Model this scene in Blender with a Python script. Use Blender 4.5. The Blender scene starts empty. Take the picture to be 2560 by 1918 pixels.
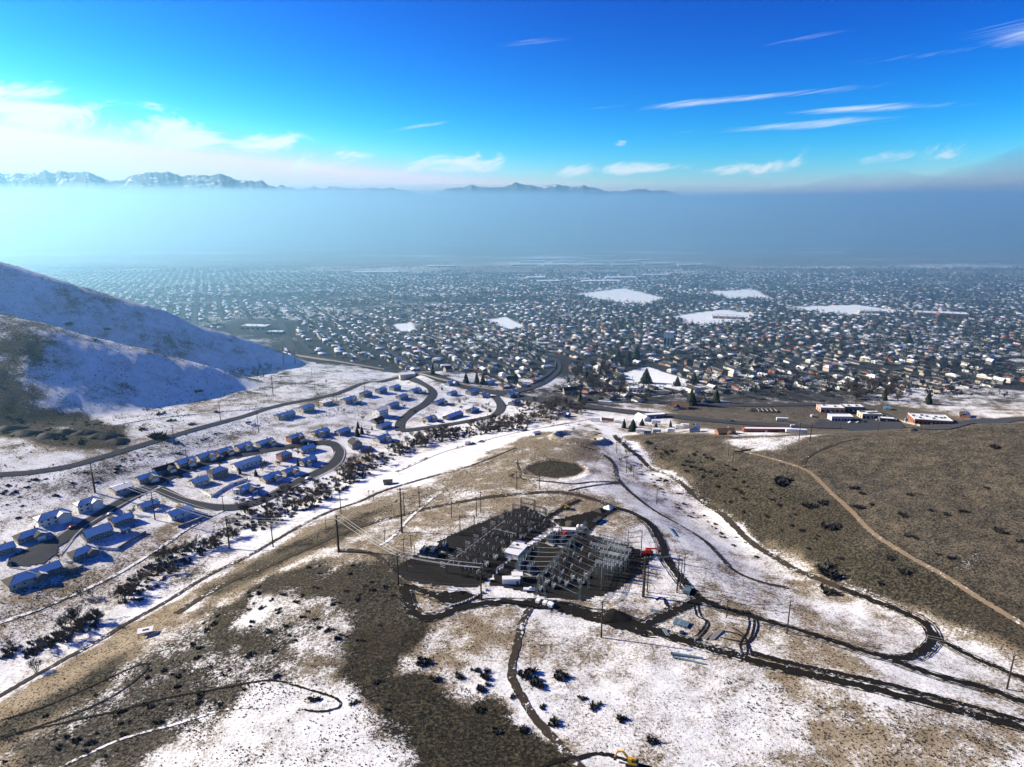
import bpy, math, random
import numpy as np
R = math.radians
random.seed(7); rng = np.random.default_rng(7)
sc = bpy.context.scene
C = sc.collection

# ------------------------------------------------------------------ camera, sky, sun, exposure
CAM_Z = 180.0
PITCH = R(15.05)
FPX = 1707.0                                  # focal length in photo pixels (photo 2560 wide)
cam_d = bpy.data.cameras.new('camera'); cam = bpy.data.objects.new('camera', cam_d); C.objects.link(cam)
cam.location = (0, 0, CAM_Z); cam.rotation_euler = (R(90) - PITCH, 0, 0)
cam_d.sensor_width = 36.0; cam_d.lens = 36.0 * FPX / 2560.0
cam_d.clip_start = 1.0; cam_d.clip_end = 120000.0
sc.camera = cam

SUN_EL, SUN_AZ = R(24.0), R(-74.0)            # azimuth from +Y (view direction), negative = to the left
sdir = (math.sin(SUN_AZ) * math.cos(SUN_EL), math.cos(SUN_AZ) * math.cos(SUN_EL), math.sin(SUN_EL))
sun_d = bpy.data.lights.new('sun', 'SUN'); sun = bpy.data.objects.new('sun', sun_d); C.objects.link(sun)
sun_d.energy = 5.0; sun_d.angle = R(0.5); sun_d.color = (1.0, 0.89, 0.70)
from mathutils import Vector, Matrix
sun.rotation_euler = Vector(sdir).to_track_quat('Z', 'Y').to_euler()
sun.location = (-200, 60, 400)

world = bpy.data.worlds.new('World'); sc.world = world; world.use_nodes = True
wn = world.node_tree.nodes; wl = world.node_tree.links; wn.clear()
def WN(t, **kw):
    n = wn.new(t)
    for k, v in kw.items(): setattr(n, k, v)
    return n
w_out = WN('ShaderNodeOutputWorld'); w_bg = WN('ShaderNodeBackground'); w_bg.inputs['Strength'].default_value = 0.115
sky = WN('ShaderNodeTexSky', sky_type='NISHITA'); sky.sun_disc = False
sky.sun_elevation = SUN_EL; sky.sun_rotation = SUN_AZ; sky.altitude = 1600; sky.air_density = 1.0; sky.dust_density = 0.6; sky.ozone_density = 2.2
# grade of the whole sky dome (same everywhere): deeper blue overhead, pale cyan low down
sepc = WN('ShaderNodeSeparateColor'); combc = WN('ShaderNodeCombineColor'); wl.new(sky.outputs[0], sepc.inputs[0])
for ch, (ref, pw, out, top) in enumerate(((0.566, 6.0, 0.25, 0.56), (0.694, 2.6, 0.50, 0.50), (0.638, 1.6, 0.53, 0.58))):
    k = WN('ShaderNodeMath', operation='MULTIPLY'); k.inputs[1].default_value = 0.115 / ref; wl.new(sepc.outputs[ch], k.inputs[0])
    p_ = WN('ShaderNodeMath', operation='POWER'); p_.inputs[1].default_value = pw; wl.new(k.outputs[0], p_.inputs[0])
    q_ = WN('ShaderNodeMath', operation='MULTIPLY'); q_.inputs[1].default_value = out / 0.115; wl.new(p_.outputs[0], q_.inputs[0])
    r_ = WN('ShaderNodeMath', operation='MINIMUM'); r_.inputs[1].default_value = top / 0.115; wl.new(q_.outputs[0], r_.inputs[0]); wl.new(r_.outputs[0], combc.inputs[ch])
# cirrus and low fleecy cloud: patches of wisps at given azimuth and elevation on the sky dome
tc = WN('ShaderNodeTexCoord'); sep = WN('ShaderNodeSeparateXYZ'); wl.new(tc.outputs['Generated'], sep.inputs[0])
def wmath(op, a, b=None, c=None, clamp=False):
    n = WN('ShaderNodeMath', operation=op); n.use_clamp = clamp
    for i, v in enumerate((a, b, c)):
        if v is None: continue
        if isinstance(v, (int, float)): n.inputs[i].default_value = v
        else: wl.new(v, n.inputs[i])
    return n.outputs[0]
DEG = 180 / math.pi
c_az = wmath('MULTIPLY', wmath('ARCTAN2', sep.outputs['X'], sep.outputs['Y']), DEG); c_el = wmath('MULTIPLY', wmath('ARCSINE', sep.outputs['Z']), DEG)
def wnoise(sx, sy, scale, detail, rough, dist, off):
    m = WN('ShaderNodeCombineXYZ'); wl.new(wmath('MULTIPLY', c_az, sx), m.inputs[0]); wl.new(wmath('MULTIPLY_ADD', c_az, -.12 * sy, wmath('MULTIPLY', c_el, sy)), m.inputs[1]); m.inputs[2].default_value = off
    n = WN('ShaderNodeTexNoise'); n.inputs['Scale'].default_value = scale; n.inputs['Detail'].default_value = detail; n.inputs['Roughness'].default_value = rough; n.inputs['Distortion'].default_value = dist
    wl.new(m.outputs[0], n.inputs['Vector']); return n.outputs[0]
n_puff = wnoise(.22, .55, 1.0, 9, .62, .9, 2.3); n_str = wnoise(.07, 1.2, 1.0, 9, .7, 1.0, 7.7)
def blob(az_, el_, sa, se, amp, tilt=.05):
    da = wmath('MULTIPLY', wmath('SUBTRACT', c_az, az_), 1 / sa); de = wmath('MULTIPLY', wmath('SUBTRACT', wmath('MULTIPLY_ADD', wmath('SUBTRACT', c_az, az_), -tilt, c_el), el_), 1 / se)
    d2 = wmath('ADD', wmath('MULTIPLY', da, da), wmath('MULTIPLY', de, de)); return wmath('MULTIPLY', wmath('POWER', 2.718, wmath('MULTIPLY', d2, -1.0)), amp)
def gather(L):
    t = None
    for q in L: t = blob(*q) if t is None else wmath('MAXIMUM', t, blob(*q))
    return t
def wramp(v, lo, hi):
    n = WN('ShaderNodeMapRange'); n.interpolation_type = 'SMOOTHSTEP'; n.inputs[1].default_value = lo; n.inputs[2].default_value = hi
    wl.new(v, n.inputs[0]); return n.outputs[0]
PUFFS = [(-34, 6.0, 8, 1.8, 1.15, -.10), (-25, 4.8, 5, 1.7, 1.15, -.05), (-19, 4.2, 3.5, 1.1, 1.0), (-13, 3.2, 4, .9, .8), (-4, 2.7, 7, 1.1, 1.05), (7, 2.3, 9, .9, 1.0), (-14, 2.6, 6, .8, .8), (18, 2.3, 7, .7, .9), (8.7, 4.3, 1.3, .45, 1.0, .2), (29, 2.9, 8, 1.2, .8), (-50, 6, 9, 2.5, .9), (50, 4, 9, 2, .8)]
STREAKS = [(18, 7.3, 12, .36, 1.05, .045), (22.5, 5.3, 9, .4, 1.05, .03), (25.5, 6.2, 7, .32, 1.0, .0), (36, 10.0, 5, 1.0, 1.1, .04), (2, 11.5, 4, .35, .7), (22, 11.0, 9, .4, .62), (-7, 5.6, 3, .2, .8, .15), (14, 6.2, 3, .2, .7), (30, 9.4, 8, .3, .6), (52, 9, 8, .8, .8)]
puff = wramp(wmath('ADD', n_puff, wmath('MULTIPLY', wmath('SUBTRACT', gather(PUFFS), 1.0), .42)), .33, .56)
streak = wramp(wmath('ADD', n_str, wmath('MULTIPLY', wmath('SUBTRACT', gather(STREAKS), 1.0), .40)), .30, .80)
cl = wmath('MAXIMUM', wmath('MULTIPLY', streak, .95), wmath('MULTIPLY', puff, .92), clamp=True)
cmix = WN('ShaderNodeMix', data_type='RGBA'); wl.new(cl, cmix.inputs[0]); wl.new(combc.outputs[0], cmix.inputs[6])
cmix.inputs[7].default_value = (4.6, 5.0, 5.15, 1)
wl.new(cmix.outputs[2], w_bg.inputs['Color']); wl.new(w_bg.outputs[0], w_out.inputs['Surface'])

sc.render.engine = 'CYCLES'
sc.view_settings.view_transform = 'Standard'; sc.view_settings.look = 'None'
sc.view_settings.exposure = 0.95; sc.view_settings.gamma = 1.0; sc.view_settings.use_curve_mapping = False
sc.cycles.use_adaptive_sampling = True; sc.cycles.adaptive_threshold = 0.02
sc.cycles.max_bounces = 5; sc.cycles.diffuse_bounces = 2; sc.cycles.glossy_bounces = 2; sc.cycles.transparent_max_bounces = 8
sc.cycles.volume_bounces = 1; sc.cycles.use_denoising = True
sc.cycles.caustics_reflective = False; sc.cycles.caustics_refractive = False

# ------------------------------------------------------------------ helpers
def tag(o, label=None, cat=None, group=None, kind=None):
    if label: o['label'] = label
    if cat: o['category'] = cat
    if group: o['group'] = group
    if kind: o['kind'] = kind
    return o
def empty(name, loc=(0, 0, 0), rz=0.0, sc_=1.0):
    o = bpy.data.objects.new(name, None); o.empty_display_size = 0.5; C.objects.link(o)
    o.location = loc; o.rotation_euler = (0, 0, rz); o.scale = (sc_, sc_, sc_); return o
class MB:
    def __init__(s): s.v = []; s.f = []
    def add(s, vs, fs):
        b = len(s.v); s.v += [tuple(p) for p in vs]; s.f += [tuple(b + i for i in f) for f in fs]; return s
    def box(s, c, size, rz=0.0, taper=1.0):
        cx, cy, cz = c; x, y, z = size[0] / 2, size[1] / 2, size[2] / 2
        cr, sr = math.cos(rz), math.sin(rz); vs = []
        for k, t in ((-z, 1.0), (z, taper)):
            for a, b in ((-x, -y), (x, -y), (x, y), (-x, y)):
                a *= t; b *= t
                vs.append((cx + a * cr - b * sr, cy + a * sr + b * cr, cz + k))
        return s.add(vs, [(3, 2, 1, 0), (4, 5, 6, 7), (0, 1, 5, 4), (1, 2, 6, 5), (2, 3, 7, 6), (3, 0, 4, 7)])
    def bar(s, p0, p1, w, h=None, w1=None):
        p0 = Vector(p0); p1 = Vector(p1); d = p1 - p0
        if d.length < 1e-6: return s
        h = w if h is None else h; k = 1.0 if w1 is None else w1 / w
        d.normalize(); up = Vector((0, 0, 1)) if abs(d.z) < 0.95 else Vector((1, 0, 0))
        a = d.cross(up).normalized(); b = a.cross(d).normalized(); vs = []
        for p, q in ((p0, 1.0), (p1, k)):
            for i, j in ((-1, -1), (1, -1), (1, 1), (-1, 1)): vs.append(p + a * (i * w / 2 * q) + b * (j * h / 2 * q))
        return s.add(vs, [(3, 2, 1, 0), (4, 5, 6, 7), (0, 1, 5, 4), (1, 2, 6, 5), (2, 3, 7, 6), (3, 0, 4, 7)])
    def cyl(s, p0, p1, r0, r1=None, n=8, caps=True):
        r1 = r0 if r1 is None else r1
        p0 = Vector(p0); p1 = Vector(p1); d = (p1 - p0).normalized()
        up = Vector((0, 0, 1)) if abs(d.z) < 0.95 else Vector((1, 0, 0))
        a = d.cross(up).normalized(); b = a.cross(d).normalized(); vs = []
        for p, r in ((p0, r0), (p1, r1)):
            for i in range(n):
                t = 2 * math.pi * i / n; vs.append(p + a * (r * math.cos(t)) + b * (r * math.sin(t)))
        fs = [(i, (i + 1) % n, n + (i + 1) % n, n + i) for i in range(n)]
        if caps: fs += [tuple(range(n - 1, -1, -1)), tuple(range(n, 2 * n))]
        return s.add(vs, fs)
    def mesh(s, name):
        me = bpy.data.meshes.new(name); me.from_pydata(s.v, [], s.f); me.update(); return me
    def build(s, name, mat, parent=None, loc=None, rz=None, smooth=False):
        return mobj(name, s.mesh(name), mat, parent, loc, rz, smooth)
def mobj(name, me, mat, parent=None, loc=None, rz=None, smooth=False):
    if mat is not None and not me.materials: me.materials.append(mat)
    if smooth: me.polygons.foreach_set('use_smooth', [True] * len(me.polygons))
    o = bpy.data.objects.new(name, me); C.objects.link(o)
    if parent is not None: o.parent = parent
    if loc is not None: o.location = loc
    if rz is not None: o.rotation_euler = (0, 0, rz)
    return o
def npmesh(name, verts, faces):
    """big mesh from numpy arrays; faces (n,3) or (n,4)"""
    me = bpy.data.meshes.new(name); n, k = faces.shape
    me.vertices.add(len(verts)); me.vertices.foreach_set('co', verts.astype(np.float32).ravel())
    me.loops.add(n * k); me.loops.foreach_set('vertex_index', faces.astype(np.int32).ravel())
    me.polygons.add(n); me.polygons.foreach_set('loop_start', np.arange(0, n * k, k, dtype=np.int32))
    me.update(calc_edges=True); return me
def set_attr(me, name, vals):
    a = me.attributes.new(name, 'FLOAT', 'POINT'); a.data.foreach_set('value', vals.astype(np.float32))
def copy_tree(o, parent=None):
    c = o.copy(); C.objects.link(c); c.parent = parent
    for ch in o.children: copy_tree(ch, c)
    return c

# ------------------------------------------------------------------ materials
M = {}
def nodemat(name):
    m = bpy.data.materials.new(name); m.use_nodes = True; nt = m.node_tree
    return m, nt, nt.nodes['Principled BSDF']
def mat(name, col, rough=0.8, metal=0.0, var=0.12, scale=1.5, spec=0.3):
    """plain procedural material: base colour broken up by noise in object space"""
    m, nt, b = nodemat(name)
    t = nt.nodes.new('ShaderNodeTexCoord'); n = nt.nodes.new('ShaderNodeTexNoise')
    n.inputs['Scale'].default_value = scale; n.inputs['Detail'].default_value = 5; n.inputs['Roughness'].default_value = 0.65
    mx = nt.nodes.new('ShaderNodeMix'); mx.data_type = 'RGBA'
    mx.inputs[6].default_value = (*[c * (1 - var * 2) for c in col], 1); mx.inputs[7].default_value = (*[min(1, c * (1 + var * 2)) for c in col], 1)
    nt.links.new(t.outputs['Object'], n.inputs['Vector']); nt.links.new(n.outputs[0], mx.inputs[0]); nt.links.new(mx.outputs[2], b.inputs['Base Color'])
    b.inputs['Roughness'].default_value = rough; b.inputs['Metallic'].default_value = metal
    b.inputs['Specular IOR Level'].default_value = spec
    M[name] = m; return m
mat('snow', (0.86, 0.87, 0.89), 0.7, var=0.03, scale=0.7)
mat('asphalt', (0.055, 0.057, 0.062), 0.85, var=0.15, scale=0.15)
mat('concrete', (0.40, 0.39, 0.37), 0.85, var=0.1)
mat('shingle', (0.045, 0.043, 0.043), 0.9, var=0.2, scale=2)
mat('shingle_brown', (0.11, 0.07, 0.05), 0.9, var=0.2, scale=2)
mat('siding_grey', (0.20, 0.20, 0.20), 0.8); mat('siding_tan', (0.40, 0.34, 0.27), 0.8); mat('siding_white', (0.68, 0.67, 0.64), 0.7)
mat('siding_cream', (0.52, 0.46, 0.36), 0.8); mat('brick', (0.28, 0.12, 0.09), 0.9, var=0.25, scale=4); mat('siding_slate', (0.12, 0.13, 0.15), 0.8)
mat('siding_blue', (0.20, 0.27, 0.36), 0.8); mat('siding_green', (0.18, 0.24, 0.20), 0.8); mat('pink_stucco', (0.50, 0.33, 0.27), 0.85)
mat('glass', (0.02, 0.025, 0.03), 0.12, var=0.05, spec=0.6); mat('trim', (0.78, 0.78, 0.76), 0.6, var=0.04)
mat('bark', (0.055, 0.045, 0.040), 0.95, var=0.25, scale=1.0); mat('twig', (0.085, 0.070, 0.064), 0.95, var=0.3, scale=0.25)
mat('twig_grey', (0.11, 0.10, 0.095), 0.95, var=0.3, scale=0.25); mat('twig_red', (0.095, 0.060, 0.050), 0.95, var=0.3, scale=0.25)
mat('twig_far', (0.013, 0.014, 0.017), 0.95, var=0.3, scale=0.25); mat('needle', (0.018, 0.028, 0.020), 0.9, var=0.3, scale=0.5); mat('brush', (0.045, 0.042, 0.040), 0.95, var=0.3, scale=0.6)
mat('sage', (0.085, 0.080, 0.055), 0.95, var=0.3, scale=0.6); mat('straw', (0.36, 0.27, 0.15), 0.95, var=0.25, scale=0.6)
mat('pole_wood', (0.035, 0.026, 0.022), 0.9, var=0.25, scale=1); mat('wire', (0.62, 0.62, 0.60), 0.5, metal=0.0, var=0.02)
mat('insulator', (0.42, 0.44, 0.45), 0.4); mat('galv', (0.15, 0.18, 0.18), 0.5, metal=0.3, var=0.12, scale=1); mat('steel_dark', (0.055, 0.050, 0.048), 0.7, metal=0.2)
mat('bus_alu', (0.68, 0.68, 0.68), 0.4, metal=0.3); mat('tank_blue', (0.035, 0.05, 0.085), 0.5); mat('white_paint', (0.80, 0.80, 0.79), 0.5, var=0.04)
mat('red_paint', (0.50, 0.035, 0.025), 0.45, var=0.1); mat('yellow_paint', (0.62, 0.33, 0.02), 0.45, var=0.1); mat('tyre', (0.02, 0.02, 0.02), 0.9)
mat('car_dark', (0.03, 0.035, 0.045), 0.3, var=0.05, spec=0.5); mat('car_white', (0.75, 0.76, 0.78), 0.3, var=0.04, spec=0.5); mat('car_silver', (0.35, 0.37, 0.40), 0.3, var=0.05)
mat('car_red', (0.35, 0.03, 0.03), 0.3, var=0.05); mat('blue_tarp', (0.02, 0.32, 0.62), 0.5); mat('pipe_blue', (0.17, 0.25, 0.30), 0.5)
mat('lumber', (0.30, 0.28, 0.25), 0.9, var=0.2); mat('rock', (0.060, 0.055, 0.050), 0.95, var=0.4, scale=0.5); mat('mud_mound', (0.055, 0.047, 0.036), 0.95, var=0.3, scale=0.4)
mat('rust', (0.22, 0.07, 0.05), 0.8, var=0.2)
def mud_mat(name, dark, light, thresh, scale):
    """earth track: wet dirt with slush left in patches"""
    m, nt, b = nodemat(name)
    g = nt.nodes.new('ShaderNodeNewGeometry')
    n = nt.nodes.new('ShaderNodeTexNoise'); n.inputs['Scale'].default_value = scale; n.inputs['Detail'].default_value = 6; n.inputs['Roughness'].default_value = 0.7
    n2 = nt.nodes.new('ShaderNodeTexNoise'); n2.inputs['Scale'].default_value = 0.06; n2.inputs['Detail'].default_value = 4
    ad = nt.nodes.new('ShaderNodeMath'); ad.operation = 'MULTIPLY_ADD'; ad.inputs[1].default_value = 0.6
    cr = nt.nodes.new('ShaderNodeMapRange'); cr.inputs[1].default_value = thresh; cr.inputs[2].default_value = thresh + 0.05
    mx = nt.nodes.new('ShaderNodeMix'); mx.data_type = 'RGBA'
    d1 = nt.nodes.new('ShaderNodeMix'); d1.data_type = 'RGBA'; d1.inputs[6].default_value = (*[c * 0.65 for c in dark], 1); d1.inputs[7].default_value = (*[c * 1.35 for c in dark], 1)
    L = nt.links.new
    L(g.outputs['Position'], n.inputs['Vector']); L(g.outputs['Position'], n2.inputs['Vector'])
    L(n2.outputs[0], ad.inputs[0]); L(n.outputs[0], ad.inputs[2]); L(ad.outputs[0], cr.inputs[0]); L(cr.outputs[0], mx.inputs[0])
    L(n.outputs[0], d1.inputs[0]); L(d1.outputs[2], mx.inputs[6]); mx.inputs[7].default_value = (*light, 1); L(mx.outputs[2], b.inputs['Base Color'])
    b.inputs['Roughness'].default_value = 0.9; b.inputs['Specular IOR Level'].default_value = 0.08; M[name] = m; return m
mud_mat('mud', (0.014, 0.012, 0.010), (0.80, 0.81, 0.83), 0.985, 1.0)
mud_mat('dirt_track', (0.050, 0.040, 0.030), (0.80, 0.81, 0.83), 0.90, 0.6)
mud_mat('tan_track', (0.26, 0.19, 0.11), (0.80, 0.81, 0.83), 0.95, 0.5)
mud_mat('snow_track', (0.10, 0.085, 0.07), (0.82, 0.83, 0.85), 0.74, 0.5)
mud_mat('gravel', (0.022, 0.020, 0.018), (0.75, 0.76, 0.78), 1.02, 0.5)
mud_mat('street', (0.060, 0.064, 0.072), (0.6, 0.6, 0.62), 1.25, 0.3)
mud_mat('cleared_snow', (0.30, 0.24, 0.16), (0.84, 0.85, 0.87), 0.55, 0.5)
mud_mat('slush', (0.016, 0.014, 0.012), (0.82, 0.83, 0.85), 0.90, 0.7)
mud_mat('hill_track', (0.24, 0.18, 0.12), (0.80, 0.81, 0.83), 0.90, 0.5)
# ------------------------------------------------------------------ terrain: heights
CT, ST = math.cos(PITCH), math.sin(PITCH)
def ray(u, v):
    u = np.asarray(u, float); v = np.asarray(v, float)
    x = (u - 1280.0) / FPX; p = (959.0 - v) / FPX
    return x, CT + p * ST, -ST + p * CT
def at_z(u, v, z):
    dx, dy, dz = ray(u, v); t = (z - CAM_Z) / dz
    return dx * t, dy * t
def sstep(a, b, x):
    t = np.clip((x - a) / (b - a), 0, 1); return t * t * (3 - 2 * t)
# known spots of the near ground: photo pixel and estimated height
CP = [(1280,1400,0),(1500,1480,0),(1080,1430,-1),(1390,1170,-1),(1440,1085,-4),(1700,1500,1),(2000,1600,2),(2400,1750,4),(1500,1700,1),(1900,1850,2),(2500,1900,5),
 (1130,1310,-2),(1250,1210,-4),(1650,1300,-1),(1760,1420,0),(1560,1200,-4),(1500,1120,-6),(1850,1500,0),(2200,1600,1),(1300,1250,-1),(1400,1300,0),
 (1000,1750,-1),(800,1850,-2),(600,1700,-6),(400,1850,-8),(200,1800,-11),(60,1900,-12),(720,1540,-5),(860,1400,-4),(1200,1850,0),(1280,1600,0),(700,1430,-9),(940,1330,-6),
 (0,1735,-20),(300,1580,-19),(500,1460,-19),(640,1400,-18),(820,1285,-17),(973,1225,-17),(1130,1180,-16),(1290,1095,-15),(100,1600,-21),(350,1420,-20),(480,1330,-20),
 (560,1310,-21),(700,1240,-22),(860,1170,-23),(1000,1120,-23),(1150,1080,-22),(1250,1050,-23),(1350,1060,-20),(200,1500,-20),(0,1540,-19),
 (60,1400,-15),(200,1320,-15),(330,1260,-16),(430,1200,-17),(560,1150,-19),(600,1240,-19),(760,1190,-21),(800,1110,-20),(700,1100,-18),(930,1060,-23),(1050,1010,-26),(1200,1000,-29),(1150,1040,-26),
 (0,1187,-5),(200,1162,-7),(330,1122,-9),(470,1080,-12),(600,1045,-15),(700,1018,-17),(850,985,-21),(960,955,-25),(1050,935,-28),(120,1240,-10),(320,1180,-12),(500,1110,-15),(640,1075,-17),(0,1290,-12),
 (1535,1085,-17),(1560,1110,-17),(1650,1180,-16),(1770,1270,-14),(1860,1340,-11),(1960,1405,-8),(2100,1470,-5),(2300,1555,-2),(2560,1660,1),(1480,1055,-19),
 (1600,1095,-8),(1700,1150,-4),(1720,1100,-2),(1800,1190,0),(1850,1115,4),(2000,1110,8),(2100,1092,12),(2350,1066,21),(2560,1057,26),(2200,1200,15),(2400,1250,18),(2560,1350,16),
 (1900,1240,3),(2000,1300,4),(2200,1400,6),(2400,1500,5),(2560,1570,6),(2150,1320,8),(1620,1130,-9),
 (1400,1030,-25),(1550,1040,-26),(1700,1040,-27),(1900,1065,-26),(2100,1075,-25),(2300,1080,-24),(2500,1062,-23),(1500,1000,-30),(1900,1000,-32),(2300,1010,-31),(2550,1000,-31),
 (1100,960,-31),(900,925,-34),(720,890,-38),(800,950,-30),(650,960,-24)]
CPW = [(*at_z(u, v, z), z) for u, v, z in CP]
CPW += [(430, 560, -6), (520, 600, -16), (620, 560, 0), (330, 540, -8), (560, 480, 28), (700, 420, 24), (260, 90, 10), (0, 60, 4), (-260, 90, -14), (420, 180, 14), (-420, 200, -10), (-520, 420, 6)]
def valley(x, y):
    return np.interp(y, [0, 600, 1000, 1500, 2500, 4000, 6000, 10000, 16000, 40000], [-10, -27, -52, -82, -132, -192, -242, -292, -305, -305])
for yy in (800, 900, 1000, 1150, 1300):
    for xx in (-900, -500, -150, 150, 500, 900): CPW.append((xx * yy / 900, yy, float(valley(0, yy))))
CPW = np.array(CPW, float)
_SC = 300.0
def _phi(r2): return 0.5 * r2 * np.log(r2 + 1e-9)
def _tps_fit(P, z, lam):
    n = len(P); d2 = ((P[:, None] - P[None]) ** 2).sum(-1)
    A = np.zeros((n + 3, n + 3)); A[:n, :n] = _phi(d2) + lam * np.eye(n)
    A[:n, n] = 1; A[:n, n + 1:] = P; A[n, :n] = 1; A[n + 1:, :n] = P.T
    return np.linalg.solve(A, np.concatenate([z, [0, 0, 0]]))
_P = CPW[:, :2] / _SC; _W = _tps_fit(_P, CPW[:, 2], 0.004)
def tps(x, y):
    X = np.stack([x, y], -1) / _SC; sh = X.shape[:-1]; X = X.reshape(-1, 2); out = np.empty(len(X))
    for i in range(0, len(X), 20000):
        q = X[i:i + 20000]; d2 = ((q[:, None] - _P[None]) ** 2).sum(-1)
        out[i:i + 20000] = _phi(d2) @ _W[:-3] + _W[-3] + q @ _W[-2:]
    return out.reshape(sh)
def smax(a, b, k): return 0.5 * (a + b + np.sqrt((a - b) ** 2 + k * k))
def smin(a, b, k): return 0.5 * (a + b - np.sqrt((a - b) ** 2 + k * k))
# value noise in world space
_NT = rng.random((256, 256))
def vnoise(x, y, s):
    x = x / s; y = y / s; xi = np.floor(x).astype(int); yi = np.floor(y).astype(int); fx = x - xi; fy = y - yi
    fx = fx * fx * (3 - 2 * fx); fy = fy * fy * (3 - 2 * fy); g = lambda a, b: _NT[a & 255, b & 255]
    return (g(xi, yi) * (1 - fx) + g(xi + 1, yi) * fx) * (1 - fy) + (g(xi, yi + 1) * (1 - fx) + g(xi + 1, yi + 1) * fx) * fy
def fbm(x, y, s, o=4):
    t = 0; a = 0.5; n = 0
    for i in range(o): t = t + a * vnoise(x + 31.7 * i, y - 17.3 * i, s / 2 ** i); n += a; a *= 0.5
    return t / n
def hill_left(x, y):
    # back ridge: shaded face towards the valley mouth, far side falling away
    B = 112 - 0.44 * (x + 640) + 0.42 * (y - 860)
    B = B - 0.0006 * np.maximum(x + 480, 0) ** 2
    B = smin(B, 110 - 0.30 * (x + 640) - 0.62 * (y - 868), 8)
    B = smin(B, 124 - 0.10 * (x + 640), 14)
    # front spur: face D (sunny, to the left), face Cc (shaded, to the right), far side E
    D = 30 - 0.12 * (x + 420) + 0.42 * (y - 600)
    Cc = 30 - 0.52 * (x + 420) + 0.22 * (y - 600)
    E = 62 - 0.26 * (x + 460) - 0.50 * (y - 690)
    F = smin(smin(D, Cc, 26), E, 16)
    F = smin(F, 78 - 0.14 * (x + 560), 10)
    return smax(B, F, 9)
def ridge_noise(x, y): return (fbm(x, y, 60, 4) - 0.5)
RINGS = []        # round earthworks: (x, y, radius, kind)
def height0(x, y):
    near = tps(x, np.minimum(y, 1250.0)); far = valley(x, y)
    w = sstep(780, 1080, y); z = near * (1 - w) + far * w
    side = sstep(-420, -700, x) * sstep(200, 500, y) * sstep(1500, 900, y)
    h = hill_left(x, y) + 8.0 * ridge_noise(x, y) + 3.0 * (fbm(x * .8 + y * .6, (y * .8 - x * .6) * .35, 22, 3) - .5)
    h = np.where((y > 380) & (y < 1700) & (x < -120), h, -500.0)
    z = smax(z, h, 5.0)
    z = z + (fbm(x, y, 34, 4) - 0.5) * 1.6 * sstep(1200, 700, y)
    return z
def height(x, y):
    x = np.asarray(x, float); y = np.asarray(y, float); z = height0(x, y)
    for cx, cy, r, kind in RINGS:
        d = np.hypot(x - cx, y - cy)
        if kind == 'berm': z = z + 2.6 * np.exp(-((d - r) / 3.2) ** 2) - 1.6 * sstep(r, r - 5, d)
        elif kind == 'disc': z = z - 0.8 * sstep(r + 2, r - 2, d) + 0.5 * np.exp(-((d - r - 3) / 2.5) ** 2)
        elif kind == 'mound': z = z + 2.2 * np.exp(-(d / r) ** 2)
    return z
def ground(u, v, far=16000.0):
    """where the line of sight through a photo pixel meets the ground (arrays or scalars)"""
    u = np.atleast_1d(np.asarray(u, float)); v = np.atleast_1d(np.asarray(v, float)); dx, dy, dz = ray(u, v)
    ts = np.geomspace(120, far, 240)
    X = dx[:, None] * ts; Y = dy[:, None] * ts; Z = CAM_Z + dz[:, None] * ts
    below = Z < height(X, Y); i = np.where(below.any(1), below.argmax(1), len(ts) - 1); i = np.maximum(i, 1)
    a = ts[i - 1].copy(); b = ts[i].copy()
    for _ in range(14):
        m = 0.5 * (a + b); hit = CAM_Z + dz * m < height(dx * m, dy * m); b = np.where(hit, m, b); a = np.where(hit, a, m)
    return dx * b, dy * b
def G(u, v):
    x, y = ground(u, v); x = float(x[0]); y = float(y[0]); return x, y, float(height(x, y))
def GZ(x, y): return float(height(np.array([x]), np.array([y]))[0])
def GL(pts):
    x, y = ground([p[0] for p in pts], [p[1] for p in pts]); return np.stack([x, y], -1)
def project(x, y, z):
    zc = y * CT - (z - CAM_Z) * ST; yc = y * ST + (z - CAM_Z) * CT
    return 1280 + FPX * x / zc, 959 - FPX * yc / zc, zc
for u, v, r, k in ((1390, 1172, 0, 'disc'), (1447, 1090, 0, 'berm'), (1538, 1530, 0, 'mound')):
    p = G(u, v); q = G(u + {'disc': 74, 'berm': 52, 'mound': 36}[k], v); RINGS.append((p[0], p[1], abs(q[0] - p[0]), k))
# ------------------------------------------------------------------ terrain: one sheet, what grows on it as attributes
def polydist(x, y, P):
    """signed distance to a polygon (inside positive)"""
    d = np.full(x.shape, 1e9); ins = np.zeros(x.shape, bool); n = len(P)
    for i in range(n):
        ax, ay = P[i]; bx, by = P[(i + 1) % n]; ex, ey = bx - ax, by - ay
        t = np.clip(((x - ax) * ex + (y - ay) * ey) / (ex * ex + ey * ey + 1e-9), 0, 1)
        d = np.minimum(d, (x - ax - t * ex) ** 2 + (y - ay - t * ey) ** 2)
        c = ((ay > y) != (by > y)) & (x < ex * (y - ay) / (ey + 1e-12) + ax); ins ^= c
    d = np.sqrt(d); return np.where(ins, d, -d)
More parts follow.
